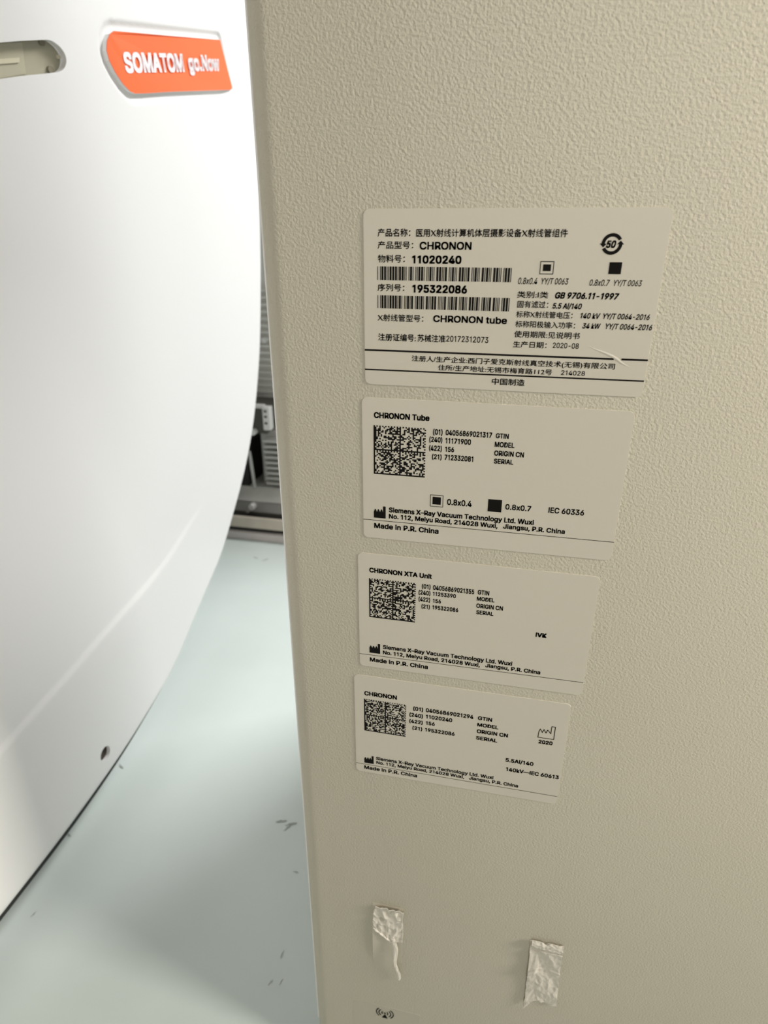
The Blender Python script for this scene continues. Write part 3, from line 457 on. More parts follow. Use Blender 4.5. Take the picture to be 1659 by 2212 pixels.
def factory(root, x0, x1, z0, z1, mt):
    """solid factory pictogram: body, three saw teeth, chimney on the right"""
    bm = bmesh.new(); X = lambda u: x0 + u * (x1 - x0); Z = lambda v: z0 + v * (z1 - z0)
    flat(bm, [(X(0), Z(0)), (X(1), Z(0)), (X(1), Z(.5)), (X(0), Z(.5))])
    flat(bm, [(X(.78), Z(.5)), (X(1), Z(.5)), (X(1), Z(1)), (X(.78), Z(1))])
    for a in (0.0, .26, .52): flat(bm, [(X(a), Z(.5)), (X(a + .26), Z(.5)), (X(a + .16), Z(.74)), (X(a + .10), Z(.74))])
    orient_front(bm)
    return from_bm('factory_symbol', bm, mt, root)

def stroke(bm, pts, t, closed=True):
    n = len(pts)
    for i in range(n if closed else n - 1):
        a, b = Vector(pts[i]), Vector(pts[(i + 1) % n]); d = (b - a).normalized(); nn = Vector((-d.y, d.x)) * t / 2; e = d * t / 2
        bm.faces.new([bm.verts.new((p.x, INK_Y, p.y)) for p in (a - nn - e, b - nn + e, b + nn + e, a + nn - e)])

def data_matrix(root, x0, x1, z0, z1, seed, mt, n=36):
    """square speckled code block: solid left and lower borders, dotted upper and right borders in each quarter"""
    rnd = random.Random(seed); h = n // 2; g = [[0] * n for _ in range(n)]
    for r in range(n):
        for c in range(n):
            rr, cc = r % h, c % h
            if cc == 0 or rr == h - 1: g[r][c] = 1
            elif rr == 0: g[r][c] = 1 - cc % 2
            elif cc == h - 1: g[r][c] = rr % 2
            else: g[r][c] = 1 if rnd.random() < 0.5 else 0
    bm = bmesh.new(); dx = (x1 - x0) / n; dz = (z1 - z0) / n
    for r in range(n):
        c = 0
        while c < n:
            if g[r][c]:
                e = c
                while e < n and g[r][e]: e += 1
                quad(bm, x0 + c * dx, x0 + e * dx, z1 - (r + 1) * dz, z1 - r * dz); c = e
            else: c += 1
    orient_front(bm)
    return from_bm('code_square', bm, mt, root)

C39 = {'0': 'nnnwwnwnn', '1': 'wnnwnnnnw', '2': 'nnwwnnnnw', '3': 'wnwwnnnnn', '4': 'nnnwwnnnw', '5': 'wnnwwnnnn', '6': 'nnwwwnnnn', '7': 'nnnwnnwnw', '8': 'wnnwnnwnn', '9': 'nnwwnnwnn', '*': 'nwnnwnwnn', 'S': 'nnwnwnwnn', 'P': 'nnwnwnwnn', 'M': 'wnwnnnnwn', '-': 'nwnnnnwnw'}
def barcode(root, x0, x1, z0, z1, word, mt):
    bars = []; p = 0.0
    for ch in word:
        for i, k in enumerate(C39[ch]):
            wd = 2.6 if k == 'w' else 1.0
            if i % 2 == 0: bars.append((p, wd))
            p += wd
        p += 1.0
    tot = p - 1.0; u = (x1 - x0) / tot; bm = bmesh.new()
    for a, wd in bars: quad(bm, x0 + a * u, x0 + (a + wd) * u, z0, z1)
    orient_front(bm)
    return from_bm('barcode', bm, mt, root)

def label_plate(name, org, wdt, hgt, r, label, cat, th=0.00026):
    """a label: thin film with rounded corners, its own origin at the upper left corner on the panel face"""
    bm = bmesh.new(); poly_prism(bm, rounded(0, wdt, -hgt, 0, r), -th, 0.0)
    es = [e for e in bm.edges if all(abs(v.co.y + th) < 1e-7 for v in e.verts)]
    bmesh.ops.bevel(bm, geom=es, offset=th * 0.45, segments=2, affect='EDGES')
    o = from_bm(name, bm, M['sticker']); o.location = (org[0], 0.0, org[1])
    return tag(o, label, cat)

mmm = 0.001
def lines(root, data, mt):
    for s, x, z, wd, h, mode, sh, off in data:
        printed('printed_text', s, x * mmm, z * mmm, wd * mmm, h * mmm, mode, sh, off, root, mt)

# ------------------------------------------------------------------ the four labels
A = label_plate('rating_label', ORG['A'], 0.0978, 0.0590, 0.0022, 'large pale label with Chinese text and two barcodes, topmost on the panel', 'label')
lines(A, TEXT_A, M['ink'])
barcode(A, .00488, .05054, -.02238, -.01792, '*SM11020240*', M['ink'])
barcode(A, .0049, .05064, -.03174, -.02736, '*S195322086*', M['ink'])
rule(A, 0.0, -.04639, .0868, -.0463, .00062, M['ink']); rule(A, .0892, -.0463, .0977, -.0463, .00062, M['ink'])
rule(A, 0.0, -.05346, .0976, -.0533, .00050, M['ink'])
frame_symbol(A, .05956, .0640, -.01975, -.01572, .00024, .06057, .06308, -.01875, -.0167, M['ink'])
block_symbol(A, .0812, .08504, -.01941, -.01582, M['ink'])
def ring_symbol(root, cx, cz, ro, ri, mt):
    """two ring halves chasing each other, each with an arrow head"""
    bm = bmesh.new()
    for a0, a1 in ((28, 178), (208, 358)):
        n = 24; prev = None
        for k in range(n + 1):
            a = math.radians(a0 + (a1 - a0) * k / n)
            cur = [bm.verts.new((cx + r * math.cos(a), INK_Y, cz + r * math.sin(a))) for r in (ri, ro)]
            if prev: bm.faces.new((prev[0], prev[1], cur[1], cur[0]))
            prev = cur
        a = math.radians(a1); rm = (ri + ro) / 2; hw = (ro - ri) * 1.02
        tip = math.radians(a1 + 24)
        bm.faces.new([bm.verts.new((cx + r * math.cos(t), INK_Y, cz + r * math.sin(t))) for r, t in ((rm - hw, a), (rm + hw, a), (rm * 1.03, tip))])
    orient_front(bm)
    return from_bm('recycling_ring_symbol', bm, mt, root)
ring_symbol(A, .0811, -.01048, .00318, .00215, M['ink'])
# a wrinkle in the film across the upper rule
def wrinkle(root, pts, wd, ht, mt):
    bm = bmesh.new(); rows = []
    n = len(pts)
    for i, (x, z) in enumerate(pts):
        t = i / (n - 1); k = math.sin(math.pi * t); d = Vector(pts[min(i + 1, n - 1)]) - Vector(pts[max(i - 1, 0)]); d.normalize(); nn = Vector((-d.y, d.x))
        rows.append([bm.verts.new((x + nn.x * wd * k * s, -0.00026 - ht * k * h, z + nn.y * wd * k * s)) for s, h in ((-1, 0), (-.45, .6), (0, 1), (.45, .6), (1, 0))])
    for i in range(n - 1):
        for j in range(4): bm.faces.new((rows[i][j], rows[i][j + 1], rows[i + 1][j + 1], rows[i + 1][j]))
    orient_front(bm)
    return from_bm('wrinkle', bm, mt, root, smooth=True)
wrinkle(A, [(.0775, -.0422), (.0805, -.0434), (.0835, -.0444), (.0862, -.0455), (.0880, -.0465), (.0893, -.0475), (.0908, -.0482), (.0925, -.0489)], .0006, .00015, M['sticker'])

B = label_plate('product_label', ORG['B'], 0.0980, 0.0589, 0.0022, 'pale label with two black square symbols and a speckled code square, second from the top', 'label')
lines(B, TEXT_B, M['ink'])
data_matrix(B, .00455, .02486, -.0305, -.01068, 11, M['ink'])
frame_symbol(B, .02727, .03246, -.04245, -.03738, .00023, .02822, .0315, -.04145, -.03825, M['ink'])
block_symbol(B, .04984, .0551, -.04246, -.03729, M['ink'])
factory(B, .00445, .00935, -.04955, -.04427, M['ink'])
rule(B, 0.0, -.05067, .0980, -.0508, .00022, M['faint_ink'])

Cc = label_plate('product_label', ORG['C'], 0.0980, 0.0586, 0.0022, 'pale label with the letters IVK at its lower right, third from the top', 'label')
lines(Cc, TEXT_C, M['ink'])
data_matrix(Cc, .00478, .0251, -.0316, -.01195, 12, M['ink'])
factory(Cc, .00464, .00958, -.05065, -.04534, M['ink'])
rule(Cc, 0.0, -.05191, .0978, -.0515, .00022, M['faint_ink'])

D = label_plate('product_label', ORG['D'], 0.0975, 0.0600, 0.0022, 'lowest of the four pale labels, with an outlined factory symbol above the year 2020', 'label')
lines(D, TEXT_D, M['faint_ink'])
data_matrix(D, .00458, .02477, -.03292, -.01356, 13, M['ink'])
factory(D, .00426, .00903, -.05372, -.04874, M['ink'])
rule(D, 0.0, -.05468, .0974, -.0548, .00022, M['faint_ink'])
bm = bmesh.new(); stroke(bm, [(.08515, -.0209), (.09208, -.02088), (.09208, -.0137), (.09055, -.0137), (.0905, -.0178), (.0890, -.0160), (.0884, -.0178), (.0874, -.0160), (.0868, -.0178), (.0858, -.0160), (.0853, -.0176)], .00034)
orient_front(bm); from_bm('outlined_factory_symbol', bm, M['faint_ink'], D)

# faint lower label with the antenna sign
E_ = label_plate('warning_label', (-.0162, .0752), 0.043, 0.034, 0.0012, 'faint film label with a small black antenna symbol at the foot of the panel', 'label', 0.0001)
E_.data.materials[0] = M['film']
def antenna(root, cx, cz, mt):
    bm = bmesh.new()
    flat(bm, [(cx - .00015, cz - .0012), (cx + .00015, cz - .0012), (cx + .0010, cz - .0034), (cx + .0019, cz - .0052), (cx - .0019, cz - .0052), (cx - .0010, cz - .0034)])
    flat(bm, [(cx + .00065 * math.cos(k * math.pi / 6), cz + .00065 * math.sin(k * math.pi / 6)) for k in range(12)])
    for r, sp in ((.0019, 42), (.0038, 48), (.0054, 48)):
        for c0 in (0, 180):
            prev = None
            for k in range(13):
                a = math.radians(c0 - sp + 2 * sp * k / 12)
                cur = [bm.verts.new((cx + q * math.cos(a), INK_Y, cz + q * math.sin(a))) for q in (r - .00032, r + .00032)]
                if prev: bm.faces.new((prev[0], prev[1], cur[1], cur[0]))
                prev = cur
    orient_front(bm)
    return from_bm('antenna_symbol', bm, mt, root)
antenna(E_, .0207, -.0066, M['ink'])

# ------------------------------------------------------------------ torn tape strips
def crumple_sheet(bm, outline_fn, nu, nv, lift_fn, thick=0.00022):
    """a sheet over u, v in 0..1 following outline_fn(u, v) -> (x, z) and lift_fn(u, v) -> distance off the panel"""
    rows = []
    for j in range(nv + 1):
        rows.append([bm.verts.new((*[c for c in (outline_fn(i / nu, j / nv)[0],)], -thick - max(0.0, lift_fn(i / nu, j / nv)), outline_fn(i / nu, j / nv)[1])) for i in range(nu + 1)])
    for j in range(nv):
        for i in range(nu): bm.faces.new((rows[j][i], rows[j][i + 1], rows[j + 1][i + 1], rows[j + 1][i]))
    bmesh.ops.recalc_face_normals(bm, faces=bm.faces[:])
    orient_front(bm)

def lerp(a, b, t): return a + (b - a) * t
def rough_noise(x, z, sc, seed): return noise.noise(Vector((x * sc, z * sc, seed)))
def ridged(x, z, sc, seed): return 1 - abs(noise.noise(Vector((x * sc, z * sc, seed)))) * 2.2

def tape_material_mesh(name, root, fn, lift, mt, nu=36, nv=60, solid=0.00025):
    bm = bmesh.new(); crumple_sheet(bm, fn, nu, nv, lift)
    o = from_bm(name, bm, mt, root, smooth=False)
    md = o.modifiers.new('thickness', 'SOLIDIFY'); md.thickness = solid; md.offset = -1.0
    return o

# left strip: glue film below, torn paper above, one long sliver hanging down on the right
T1 = bpy.data.objects.new('torn_tape', None); COL.objects.link(T1); T1.location = (-.0026, 0, .1718)
tag(T1, 'torn paper tape with a thin sliver hanging down, left of the two strips', 'tape', 'torn tape strips on the panel')
def t1_film(u, v):
    x = lerp(0.0, .0172, u); z = lerp(0.0, -.0585, v)
    if v > 0.86: z += 0.010 * (u ** 1.2) * (v - 0.86) / 0.14; x = lerp(.0012 * (v - .86) / .14, .0172, u)
    return x, z
tape_material_mesh('glue_film', T1, t1_film, lambda u, v: 0.0012 * (1 - u) ** 3 * math.sin(math.pi * min(1, v * 1.1)) if v * 1.1 < 1 else 0.0, M['glue'], 20, 40, 0.0002)
def t1_paper(u, v):
    # lower border runs diagonally from left (z = -.021) down to the root of the sliver on the right
    zb = lerp(-.0205, -.0292, min(1, u / .62)) if u < .62 else lerp(-.0292, -.0265, (u - .62) / .38)
    x = lerp(0.0004, .0176, u) + 0.0006 * rough_noise(u * 3, v, 5, 3.1)
    if v < .35: x += .0014 * (1 - u) ** 4 * (1 - v / .35)
    z = lerp(0.0, zb, v) + lerp(0, 0.0005, v) * rough_noise(u, v, 14, 1.7)
    return x, z - 0.0002
tape_material_mesh('torn_paper', T1, t1_paper, lambda u, v: 0.0004 + 0.0008 * ridged(u * 1.1, v * 1.4, 3.1, 4.4) + 0.0005 * rough_noise(u, v, 9, 2.2) + 0.0012 * max(0, 1 - v * 12) + 0.0007 * (v > .97), M['paper'], 40, 56)
def t1_sliver(u, v):
    cx = lerp(.0118, .0156, v ** .8) + .0006 * math.sin(v * 9); wd = lerp(.0030, .0019, v) * (0.75 + .5 * abs(math.sin(v * 5.5)))
    return cx + (u - .5) * wd, lerp(-.0262, -.0628, v) + .0006 * rough_noise(u, v, 12, 8.0) * v
tape_material_mesh('paper_sliver', T1, t1_sliver, lambda u, v: 0.0010 + 0.0012 * math.sin(v * 3.0) + 0.0007 * math.sin(u * math.pi) + .0004 * rough_noise(u, v, 8, 5.5), M['paper'], 8, 44, 0.0004)

# right strip: crumpled paper with a folded upper edge
T2 = bpy.data.objects.new('torn_tape', None); COL.objects.link(T2); T2.location = (.0852, 0, .1705)
tag(T2, 'crumpled paper tape with its top edge folded over, right of the two strips', 'tape', 'torn tape strips on the panel')
def t2_sheet(u, v):
    x = lerp(lerp(-.0004, .0012, v), lerp(.0163, .0186, v), u) + .0004 * rough_noise(u, v * 2, 6, 6.6)
    zb = lerp(-.0615, -.0525, min(1, u / .25)) if u < .25 else lerp(-.0525, -.0535, (u - .25) / .75)
    return x, lerp(-.0015, zb, v) + .0006 * v * rough_noise(u, v, 13, 9.4)
def t2_lift(u, v):
    l = 0.0002 + 0.0005 * ridged(u * 1.2, v * 2.2, 2.6, 7.3) + 0.0003 * rough_noise(u, v * 2, 9, 3.9)
    # raised flap right of a diagonal fold in the upper third, shallow trough on its left
    d = (u - .34) - (v - .16) * 1.55
    if .10 < v < .46 and d > 0: l += 0.0013 * min(1, d * 6) * (1 - (v - .10) / .40)
    if .14 < v < .48 and u < .32: l += 0.0010 * min(1, (.32 - u) * 9)
    if v > .42: l += 0.0006 * abs(math.sin((u * 3.1 - v * 4.4)))
    l += .0006 * (1 - u) ** 5 * v
    return l
tape_material_mesh('crumpled_paper', T2, t2_sheet, t2_lift, M['paper'], 40, 80)
def t2_fold(u, v):
    x = lerp(.0002, .0166, u); z = lerp(0.0002, lerp(-.0052, -.0072, u), v) - .0012 * math.exp(-((u - .44) / .07) ** 2) * (1 - v)
    return x, z
tape_material_mesh('folded_edge', T2, t2_fold, lambda u, v: 0.0014 + .0009 * math.sin(math.pi * v) + .0005 * rough_noise(u * 2, v, 5, 1.1), M['paper'], 36, 12, 0.0004)
for root in (T1, T2):
    pass

# ------------------------------------------------------------------ white gantry cover
def smooth01(t): t = max(0.0, min(1.0, t)); return t * t * (3 - 2 * t)
OUT = [(0.648, 1.15), (0.646, 0.75), (0.638, 0.57), (0.626, 0.48), (0.6155, 0.43), (0.6044, 0.3836), (0.5985, 0.3631), (0.5895, 0.3386), (0.5735, 0.3014), (0.5561, 0.2678), (0.5302, 0.2322), (0.51, 0.2102), (0.4901, 0.1906), (0.4705, 0.1742), (0.4452, 0.1513), (0.4228, 0.1353), (0.4005, 0.1233), (0.3777, 0.114), (0.3286, 0.0905), (0.2861, 0.0667), (0.2543, 0.0594), (0.2174, 0.0516), (0.1804, 0.0448), (0.1397, 0.0415), (0.0773, 0.0372), (0.0143, 0.0396), (-0.06, 0.0375), (-0.2, 0.042), (-0.6, 0.055)]
def catmull(pts, n):
    out = []
    for i in range(len(pts) - 1):
        p0 = Vector(pts[max(i - 1, 0)]); p1 = Vector(pts[i]); p2 = Vector(pts[i + 1]); p3 = Vector(pts[min(i + 2, len(pts) - 1)])
        for k in range(n):
            t = k / n
            out.append(0.5 * ((2 * p1) + (p2 - p0) * t + (2 * p0 - 5 * p1 + 4 * p2 - p3) * t * t + (3 * p1 - p0 - 3 * p2 + p3) * t ** 3))
    out.append(Vector(pts[-1])); return out
def smooth_poly(pts, it):
    for _ in range(it):
        pts = [pts[0]] + [pts[i - 1] * .25 + pts[i] * .5 + pts[i + 1] * .25 for i in range(1, len(pts) - 1)] + [pts[-1]]
    return pts
OUTC = smooth_poly(catmull(OUT, 6), 24)
RIDGE = [(0.0086, 0.1627), (0.0593, 0.1656), (0.0931, 0.1685), (0.139, 0.1726), (0.1904, 0.1793), (0.2461, 0.1853), (0.3039, 0.1943), (0.3499, 0.2096), (0.3847, 0.2187), (0.4376, 0.2399)]
RIDGEC = smooth_poly(catmull(RIDGE, 6), 10)
BADGE = [(0.3501, 0.6674), (0.4353, 0.6832), (0.5536, 0.7057), (0.5759, 0.6652), (0.5702, 0.6626), (0.4317, 0.6382), (0.3852, 0.6294), (0.3683, 0.6265), (0.3616, 0.627), (0.3522, 0.6313), (0.344, 0.638), (0.3387, 0.6448), (0.337, 0.6516), (0.3395, 0.6585), (0.3444, 0.6641)]
def seg_dist(p, poly, closed):
    best = 1e9; n = len(poly)
    for i in range(n if closed else n - 1):
        a, b = poly[i], poly[(i + 1) % n]; d = b - a; t = max(0, min(1, (p - a).dot(d) / max(d.length_squared, 1e-12)))
        q = (p - a - d * t); 
        if q.length < best: best = q.length; side = d.x * (p.y - a.y) - d.y * (p.x - a.x); tt = (i + t) / (n - 1)
    return best, side, tt
def inside(p, poly):
    c = False; n = len(poly)
    for i in range(n):
        a, b = poly[i], poly[i - 1]
        if (a.y > p.y) != (b.y > p.y) and p.x < (b.x - a.x) * (p.y - a.y) / (b.y - a.y) + a.x: c = not c
    return c
def base_x(y, z):
    """the cover leans back towards the bore on the near side, flat again near the floor"""
    a = (0.29 - y) / 0.03; sp = a if a > 30 else math.log1p(math.exp(a))
    return -0.30 - 0.52 * 0.03 * sp * smooth01((z - 0.15) / 0.35)
BV = [Vector(p) for p in BADGE]
bymin, bymax = min(p.x for p in BV) - .02, max(p.x for p in BV) + .02
bzmin, bzmax = min(p.y for p in BV) - .02, max(p.y for p in BV) + .02
def cover_x(y, z):
    x = base_x(y, z); p = Vector((y, z))
    if z < 0.30 and y < 0.47:
        d, s, t = seg_dist(p, RIDGEC, False)
        fade = smooth01((1 - t) / 0.45)
        sd = d if s > 0 else -d                       # positive on the upper side
        x += fade * 0.0022 * smooth01(0.5 - sd / 0.006)
    if bymin < y < bymax and bzmin < z < bzmax:
        d, s, t = seg_dist(p, BV, True)
        if inside(p, BV): d = -d
        x -= 0.0032 * (1 - smooth01((d - 0.0040) / 0.004)) * smooth01((0.577 - y) / 0.03)
    return x

def cover_mesh():
    # columns follow the lower outline, rows rise from it to the top of the cover
    ys = []
    pts = [p for p in OUTC]
    cols = [(p.x, p.y) for p in pts]
    # keep columns strictly decreasing in y
    c2 = [cols[0]]
    for p in cols[1:]:
        if p[0] < c2[-1][0] - 1e-5: c2.append(p)
    # resample so no column is wider than 3.5 mm
    c3 = [c2[0]]
    for p in c2[1:]:
        k = max(1, int(math.ceil((c3[-1][0] - p[0]) / (0.0016 if p[0] > 0.31 else 0.003 if p[0] > 0.05 else 0.03)))); a = c3[-1]
        for i in range(1, k + 1): c3.append((a[0] + (p[0] - a[0]) * i / k, a[1] + (p[1] - a[1]) * i / k))
    top = 1.15
    bm = bmesh.new(); grid = []
    for y, zb in c3:
        col = []
        # rows: a lead-in band that follows the outline, then even rows
        zt = [zb + 0.0022 * k for k in range(0, 90)]
        z0 = zt[-1]; n = 240
        zmid = 0.72
        if z0 < zmid: zt += [z0 + (zmid - z0) * (k + 1) / n for k in range(n)]
        else: zt += [z0 + 0.0005 * (k + 1) for k in range(n)]
        z0 = zt[-1]
        zt += [z0 + (top - z0) * (k + 1) / 14 for k in range(14)]
        for i, z in enumerate(zt):
            x = cover_x(y, z)
            if i < 4: x -= (0.0024, 0.0010, 0.0003, 0.0001)[i]     # softly rolled rim
            col.append(bm.verts.new((x, y, z)))
        grid.append(col)
    for i in range(len(grid) - 1):
        for j in range(len(grid[0]) - 1):
            bm.faces.new((grid[i][j], grid[i + 1][j], grid[i + 1][j + 1], grid[i][j + 1]))
    bm.normal_update()
    if sum(f.normal.x for f in bm.faces) < 0: bmesh.ops.reverse_faces(bm, faces=bm.faces[:])
    return bm

cover_root = bpy.data.objects.new('gantry_cover', None); COL.objects.link(cover_root)
cover_root.location = (-.32, .2, .035)
tag(cover_root, 'large white curved scanner front cover with an orange name badge, left of the beige panel', 'scanner cover')
shell = from_bm('shell', cover_mesh(), M['cover'], smooth=True)
md = shell.modifiers.new('thickness', 'SOLIDIFY'); md.thickness = 0.004; md.offset = -1.0
def cutter(pts, depth_in, depth_out):
    bm = bmesh.new()
    a = [bm.verts.new((base_x(y, z) + depth_out, y, z)) for y, z in pts]
    b = [bm.verts.new((base_x(y, z) - depth_in, y, z)) for y, z in pts]
    n = len(pts); bm.faces.new(a); bm.faces.new(b[::-1])
    for i in range(n): bm.faces.new((a[i], b[i], b[(i + 1) % n], a[(i + 1) % n]))
    bmesh.ops.recalc_face_normals(bm, faces=bm.faces[:])
    me = bpy.data.meshes.new('cut'); bm.to_mesh(me); bm.free()
    o = bpy.data.objects.new('cut', me); COL.objects.link(o); return o
SLOT = [(0.2028, 0.6269), (0.2449, 0.638), (0.2604, 0.6421), (0.2794, 0.6466), (0.2821, 0.6468), (0.2843, 0.6465), (0.2871, 0.6455), (0.2898, 0.6441), (0.2917, 0.6422), (0.2931, 0.6399), (0.2934, 0.638), (0.2932, 0.636), (0.2924, 0.634), (0.2912, 0.632), (0.2894, 0.6301), (0.2871, 0.6285), (0.2846, 0.6273), (0.282, 0.6265), (0.2597, 0.621), (0.2399, 0.6154), (0.1973, 0.6033)]
SLOTC = SLOT
HOLE = (0.1551, 0.0676, 0.007)
hole_pts = [(HOLE[0] + HOLE[2] * math.cos(k * math.pi / 16), HOLE[1] + HOLE[2] * math.sin(k * math.pi / 16)) for k in range(32)]
cuts = [cutter(SLOTC, 0.02, 0.02), cutter(hole_pts, 0.02, 0.02)]
for c_ in cuts:
    b_ = shell.modifiers.new('opening', 'BOOLEAN'); b_.operation = 'DIFFERENCE'; b_.object = c_; b_.solver = 'EXACT'
bpy.context.view_layer.update()
dg = bpy.context.evaluated_depsgraph_get()
me = bpy.data.meshes.new_from_object(shell.evaluated_get(dg))
shell.modifiers.clear(); shell.data = me
for c_ in cuts: bpy.data.objects.remove(c_)
under(shell, cover_root)
for p in me.polygons: p.use_smooth = True
me.materials.clear(); me.materials.append(M['cover'])
try: me.set_sharp_from_angle(angle=math.radians(40))
except Exception: pass

# black strip painting the shaded gap just below the lower rim, thinning out towards the far end
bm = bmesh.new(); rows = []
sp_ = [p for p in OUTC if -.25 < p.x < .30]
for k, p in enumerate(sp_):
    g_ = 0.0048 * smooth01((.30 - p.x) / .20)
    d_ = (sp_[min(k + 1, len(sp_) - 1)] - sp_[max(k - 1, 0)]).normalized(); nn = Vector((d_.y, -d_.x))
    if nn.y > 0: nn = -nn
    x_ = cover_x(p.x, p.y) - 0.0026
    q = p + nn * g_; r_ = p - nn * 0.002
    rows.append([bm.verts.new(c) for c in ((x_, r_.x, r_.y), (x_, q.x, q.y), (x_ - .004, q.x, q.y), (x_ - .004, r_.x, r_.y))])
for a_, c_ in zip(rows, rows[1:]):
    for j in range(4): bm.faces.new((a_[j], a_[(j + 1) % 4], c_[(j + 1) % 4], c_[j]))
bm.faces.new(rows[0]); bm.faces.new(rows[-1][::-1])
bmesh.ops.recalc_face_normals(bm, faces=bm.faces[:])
under(tag(from_bm('rim_gap_shade', bm, M['gap_shade']), 'thin black strip painting the gap shade along the lower rim'), cover_root)

# lens-like insert set back in the slot
def strip_mesh(pts, off_front, off_back, grow=0.0):
    cy = sum(p[0] for p in pts) / len(pts); cz = sum(p[1] for p in pts) / len(pts)
    bm = bmesh.new(); a, b = [], []
    for y, z in pts:
        d = Vector((y - cy, z - cz)); d = d * (1 + grow / max(d.length, 1e-6)); y2, z2 = cy + d.x, cz + d.y
        a.append(bm.verts.new((base_x(y2, z2) + off_front, y2, z2))); b.append(bm.verts.new((base_x(y2, z2) + off_back, y2, z2)))
    n = len(pts); bm.faces.new(a); bm.faces.new(b[::-1])
    for i in range(n): bm.faces.new((a[i], b[i], b[(i + 1) % n], a[(i + 1) % n]))
    bmesh.ops.recalc_face_normals(bm, faces=bm.faces[:])
    return bm
ins = under(from_bm('slot_insert', strip_mesh(SLOTC, -0.0065, -0.0085, 0.001), M['olive']), cover_root)
def on_slot(y, z, dx): return Vector((base_x(y, z) + dx, y, z))
def slot_piece(name, pts, d0, d1, mt):
    bm = bmesh.new(); a = [bm.verts.new(on_slot(y, z, d0)) for y, z in pts]; b = [bm.verts.new(on_slot(y, z, d1)) for y, z in pts]; n = len(pts)
    bm.faces.new(a); bm.faces.new(b[::-1])
    for i in range(n): bm.faces.new((a[i], b[i], b[(i + 1) % n], a[(i + 1) % n]))
    bmesh.ops.recalc_face_normals(bm, faces=bm.faces[:])
    return under(from_bm(name, bm, mt), cover_root)
slot_piece('slot_plate', [(0.2319, 0.6347), (0.2654, 0.6426), (0.2639, 0.6228), (0.2267, 0.6117)], -.0061, -.0068, M['olive_light'])
slot_piece('light_strip', [(0.2297, 0.6249), (0.2608, 0.6323), (0.2601, 0.6292), (0.229, 0.6216)], -.0054, -.0064, M['strip'])
for (y_, z_), r_, mt_ in (((0.2805, 0.6453), .0022, 'dark_olive'), ((0.2839, 0.6288), .0026, 'dark_olive'), ((0.2928, 0.6387), .0014, 'strip')):  # the last, pale one paints a highlight on the insert
    slot_piece('slot_stud_or_glint', [(y_ + r_ * math.cos(k * math.pi / 6), z_ + r_ * math.sin(k * math.pi / 6)) for k in range(12)], -.0052, -.0068, M[mt_])
hl = under(from_bm('screw_hole_lining', strip_mesh(hole_pts, -0.0012, -0.006, -0.0001), M['brown_hole']), cover_root)

# badge: raised plate with orange face and white lettering
def on_cover(y, z, dx): return Vector((base_x(y, z) + dx, y, z))
bm = bmesh.new()
fine = []
for i in range(len(BADGE)):
    a, b = Vector(BADGE[i]), Vector(BADGE[(i + 1) % len(BADGE)]); k = max(1, int((b - a).length / 0.01))
    for j in range(k): fine.append(a + (b - a) * j / k)
f_ = [bm.verts.new(on_cover(p.x, p.y, 0.0008)) for p in fine]
b_ = [bm.verts.new(on_cover(p.x, p.y, -0.0032)) for p in fine]
face = bm.faces.new(f_)
for i in range(len(fine)): bm.faces.new((f_[i], b_[i], b_[(i + 1) % len(fine)], f_[(i + 1) % len(fine)]))
bmesh.ops.triangulate(bm, faces=[face]); bmesh.ops.recalc_face_normals(bm, faces=bm.faces[:])
badge = under(tag(from_bm('name_badge', bm, M['cover']), 'orange name badge with white lettering'), cover_root)
bm = bmesh.new()
f_ = [bm.verts.new(on_cover(p.x, p.y, 0.0013)) for p in fine]
b_ = [bm.verts.new(on_cover(p.x, p.y, 0.0007)) for p in fine]
face = bm.faces.new(f_)
for i in range(len(fine)): bm.faces.new((f_[i], b_[i], b_[(i + 1) % len(fine)], f_[(i + 1) % len(fine)]))
bmesh.ops.triangulate(bm, faces=[face]); bmesh.ops.recalc_face_normals(bm, faces=bm.faces[:])
from_bm('badge_face', bm, M['orange'], badge)
def badge_text(s, bl, br, tl, off):
    me = text_mesh(s, off); xs = [v.co.x for v in me.vertices]; x0, x1 = min(xs), max(xs)
    bl, br, tl = Vector(bl), Vector(br), Vector(tl)
    for v in me.vertices:
        u = (v.co.x - x0) / (x1 - x0); t = (v.co.y + off) / (CAP + 2 * off); p = bl + (br - bl) * u + (tl - bl) * t
        v.co = on_cover(p.x, p.y, 0.0015)
    me.name = 'lettering'; me.update()
    if sum(p.normal.x * p.area for p in me.polygons) < 0: me.flip_normals()
    o = obj('lettering', me, M['badge_white'], badge)
    return o
badge_text('SOMATOM', (0.3588, 0.6398), (0.4631, 0.6598), (0.357, 0.6543), 0.032)
badge_text('go.Now', (0.4735, 0.6624), (0.5461, 0.676), (0.4714, 0.676), 0.032)

# ------------------------------------------------------------------ scanner frame and electronics seen through the gap
base = bpy.data.objects.new('base_frame', None); COL.objects.link(base); base.location = (-.45, .76, 0.0)
tag(base, 'low metal base frame with two rails at the far end of the floor', 'machine frame')
def part(name, bm, mt, root, smooth=False): return under(from_bm(name, bm, mt, smooth=smooth), root)
bm = bmesh.new(); box(bm, -.95, .05, .7252, .76, 0.0, .0150, .0015); part('lower_rail', bm, M['mauve'], base)
bm = bmesh.new(); box(bm, -.95, .05, .731, .738, .0215, .0425, .0015); part('upper_rail', bm, M['tan'], base)
bm = bmesh.new(); box(bm, -.95, .05, .733, .80, .0150, .0215); part('dark_gap_fill', bm, M['black'], base)  # black block painting the dark gap between the rails
bm = bmesh.new(); box(bm, -.95, .05, .800, .806, .0215, .048); part('web', bm, M['web'], base)
bm = bmesh.new(); box(bm, -.95, .05, .794, .800, .0215, .0225); part('web_foot_shade', bm, M['dark'], base)  # dark strip painting the shadow behind the upper rail
bm = bmesh.new()
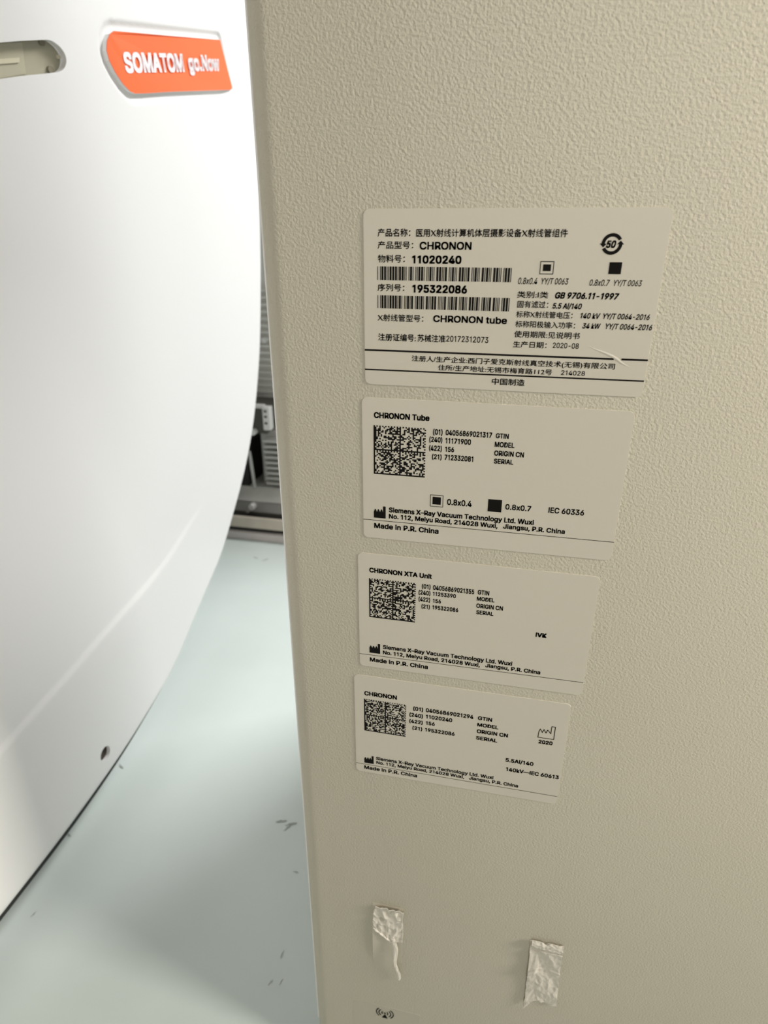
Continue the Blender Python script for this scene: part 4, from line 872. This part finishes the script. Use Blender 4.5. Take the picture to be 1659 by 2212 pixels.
sh = [(.796, .0460), (.820, .0662), (1.05, .0662), (1.05, .0610), (.823, .0610), (.800, .0425)]
fa = [[bm.verts.new((x_, y_, z_)) for y_, z_ in sh] for x_ in (-.95, .05)]
bm.faces.new(fa[0]); bm.faces.new(fa[1][::-1])
for i in range(6): bm.faces.new((fa[0][i], fa[1][i], fa[1][(i + 1) % 6], fa[0][(i + 1) % 6]))
bmesh.ops.recalc_face_normals(bm, faces=bm.faces[:]); part('shelf', bm, M['steel'], base)
bm = bmesh.new(); rod(bm, (-.4225, .80, .0375), (-.4225, .784, .0372), .0066, 6, .0058); part('bolt', bm, M['white_plastic'], base)
bm = bmesh.new(); rod(bm, (-.4305, .80, .0300), (-.4312, .786, .0290), .0036, 12); part('bolt', bm, M['fin'], base)

bx = bpy.data.objects.new('power_module', None); COL.objects.link(bx); bx.location = (-.47, .86, .066)
tag(bx, 'black module with a slim grey edge strip standing on the base frame shelf', 'machine part')
bm = bmesh.new(); poly_prism(bm, [(-.60, .150), (-.60, .0667), (-.462, .0667), (-.447, .0669), (-.4385, .0669), (-.4345, .150)], .82, .90); part('casing', bm, M['black'], bx)
bm = bmesh.new(); rod(bm, (-.4235, .812, .067), (-.4285, .812, .140), .0031, 10); part('edge_strip', bm, M['fin'], bx)
bm = bmesh.new(); box(bm, -.446, -.435, .812, .82, .138, .150, .002); part('clip', bm, M['white_plastic'], bx)

hs = bpy.data.objects.new('heat_sink', None); COL.objects.link(hs); hs.location = (-.39, .86, .066)
tag(hs, 'grey finned heat sink beside the black module behind the gap', 'machine part')
bm = bmesh.new(); box(bm, -.418, -.30, .845, .90, .066, .172, .001); part('body', bm, M['steel'], hs)
for k in range(9):
    bm = bmesh.new(); z = .0715 + k * .0105
    box(bm, -.404, -.315, .822, .846, z, z + .0046, .0006); part('fin', bm, M['fin'], hs)

cb = bpy.data.objects.new('control_box', None); COL.objects.link(cb); cb.location = (-.43, .86, .172)
tag(cb, 'dark grey control box with a white cable connector above the heat sink', 'machine part')
bm = bmesh.new(); box(bm, -.60, -.3935, .822, .90, .1722, .2215, .002); part('housing', bm, M['dark'], cb)
bm = bmesh.new(); rod(bm, (-.4185, .823, .1765), (-.4185, .812, .1765), .0058, 14); part('button', bm, M['white_plastic'], cb)
bm = bmesh.new(); box(bm, -.4205, -.397, .818, .832, .2205, .2265, .0015); part('top_plate', bm, M['white_plastic'], cb)
bm = bmesh.new(); box(bm, -.3945, -.380, .806, .822, .184, .227, .002)
conn = part('connector', bm, M['white_plastic'], cb)
for z in (.196, .208, .218):
    bm = bmesh.new(); box(bm, -.3905, -.3855, .8048, .8065, z, z + .0035); part('terminal', bm, M['dark'], cb)

lv = bpy.data.objects.new('louvre_panel', None); COL.objects.link(lv); lv.location = (-.43, .92, .10)
tag(lv, 'pale grey louvred rear panel high up behind the narrow gap', 'machine part')
bm = bmesh.new(); box(bm, -.95, .05, .925, .935, .066, .62); part('back_plate', bm, M['louvre'], lv)
for k in range(16):
    bm = bmesh.new(); z = .2255 + k * .0125; z2 = z + .004
    poly_prism(bm, [(-.80, z), (-.10, z), (-.10, z2), (-.80, z2)], .917, .925); part('slat', bm, M['louvre'], lv)
bm = bmesh.new(); box(bm, -.4275, -.421, .905, .92, .322, .332, .001); part('bright_spot', bm, M['white_plastic'], lv)  # small white block painting a bright reflection
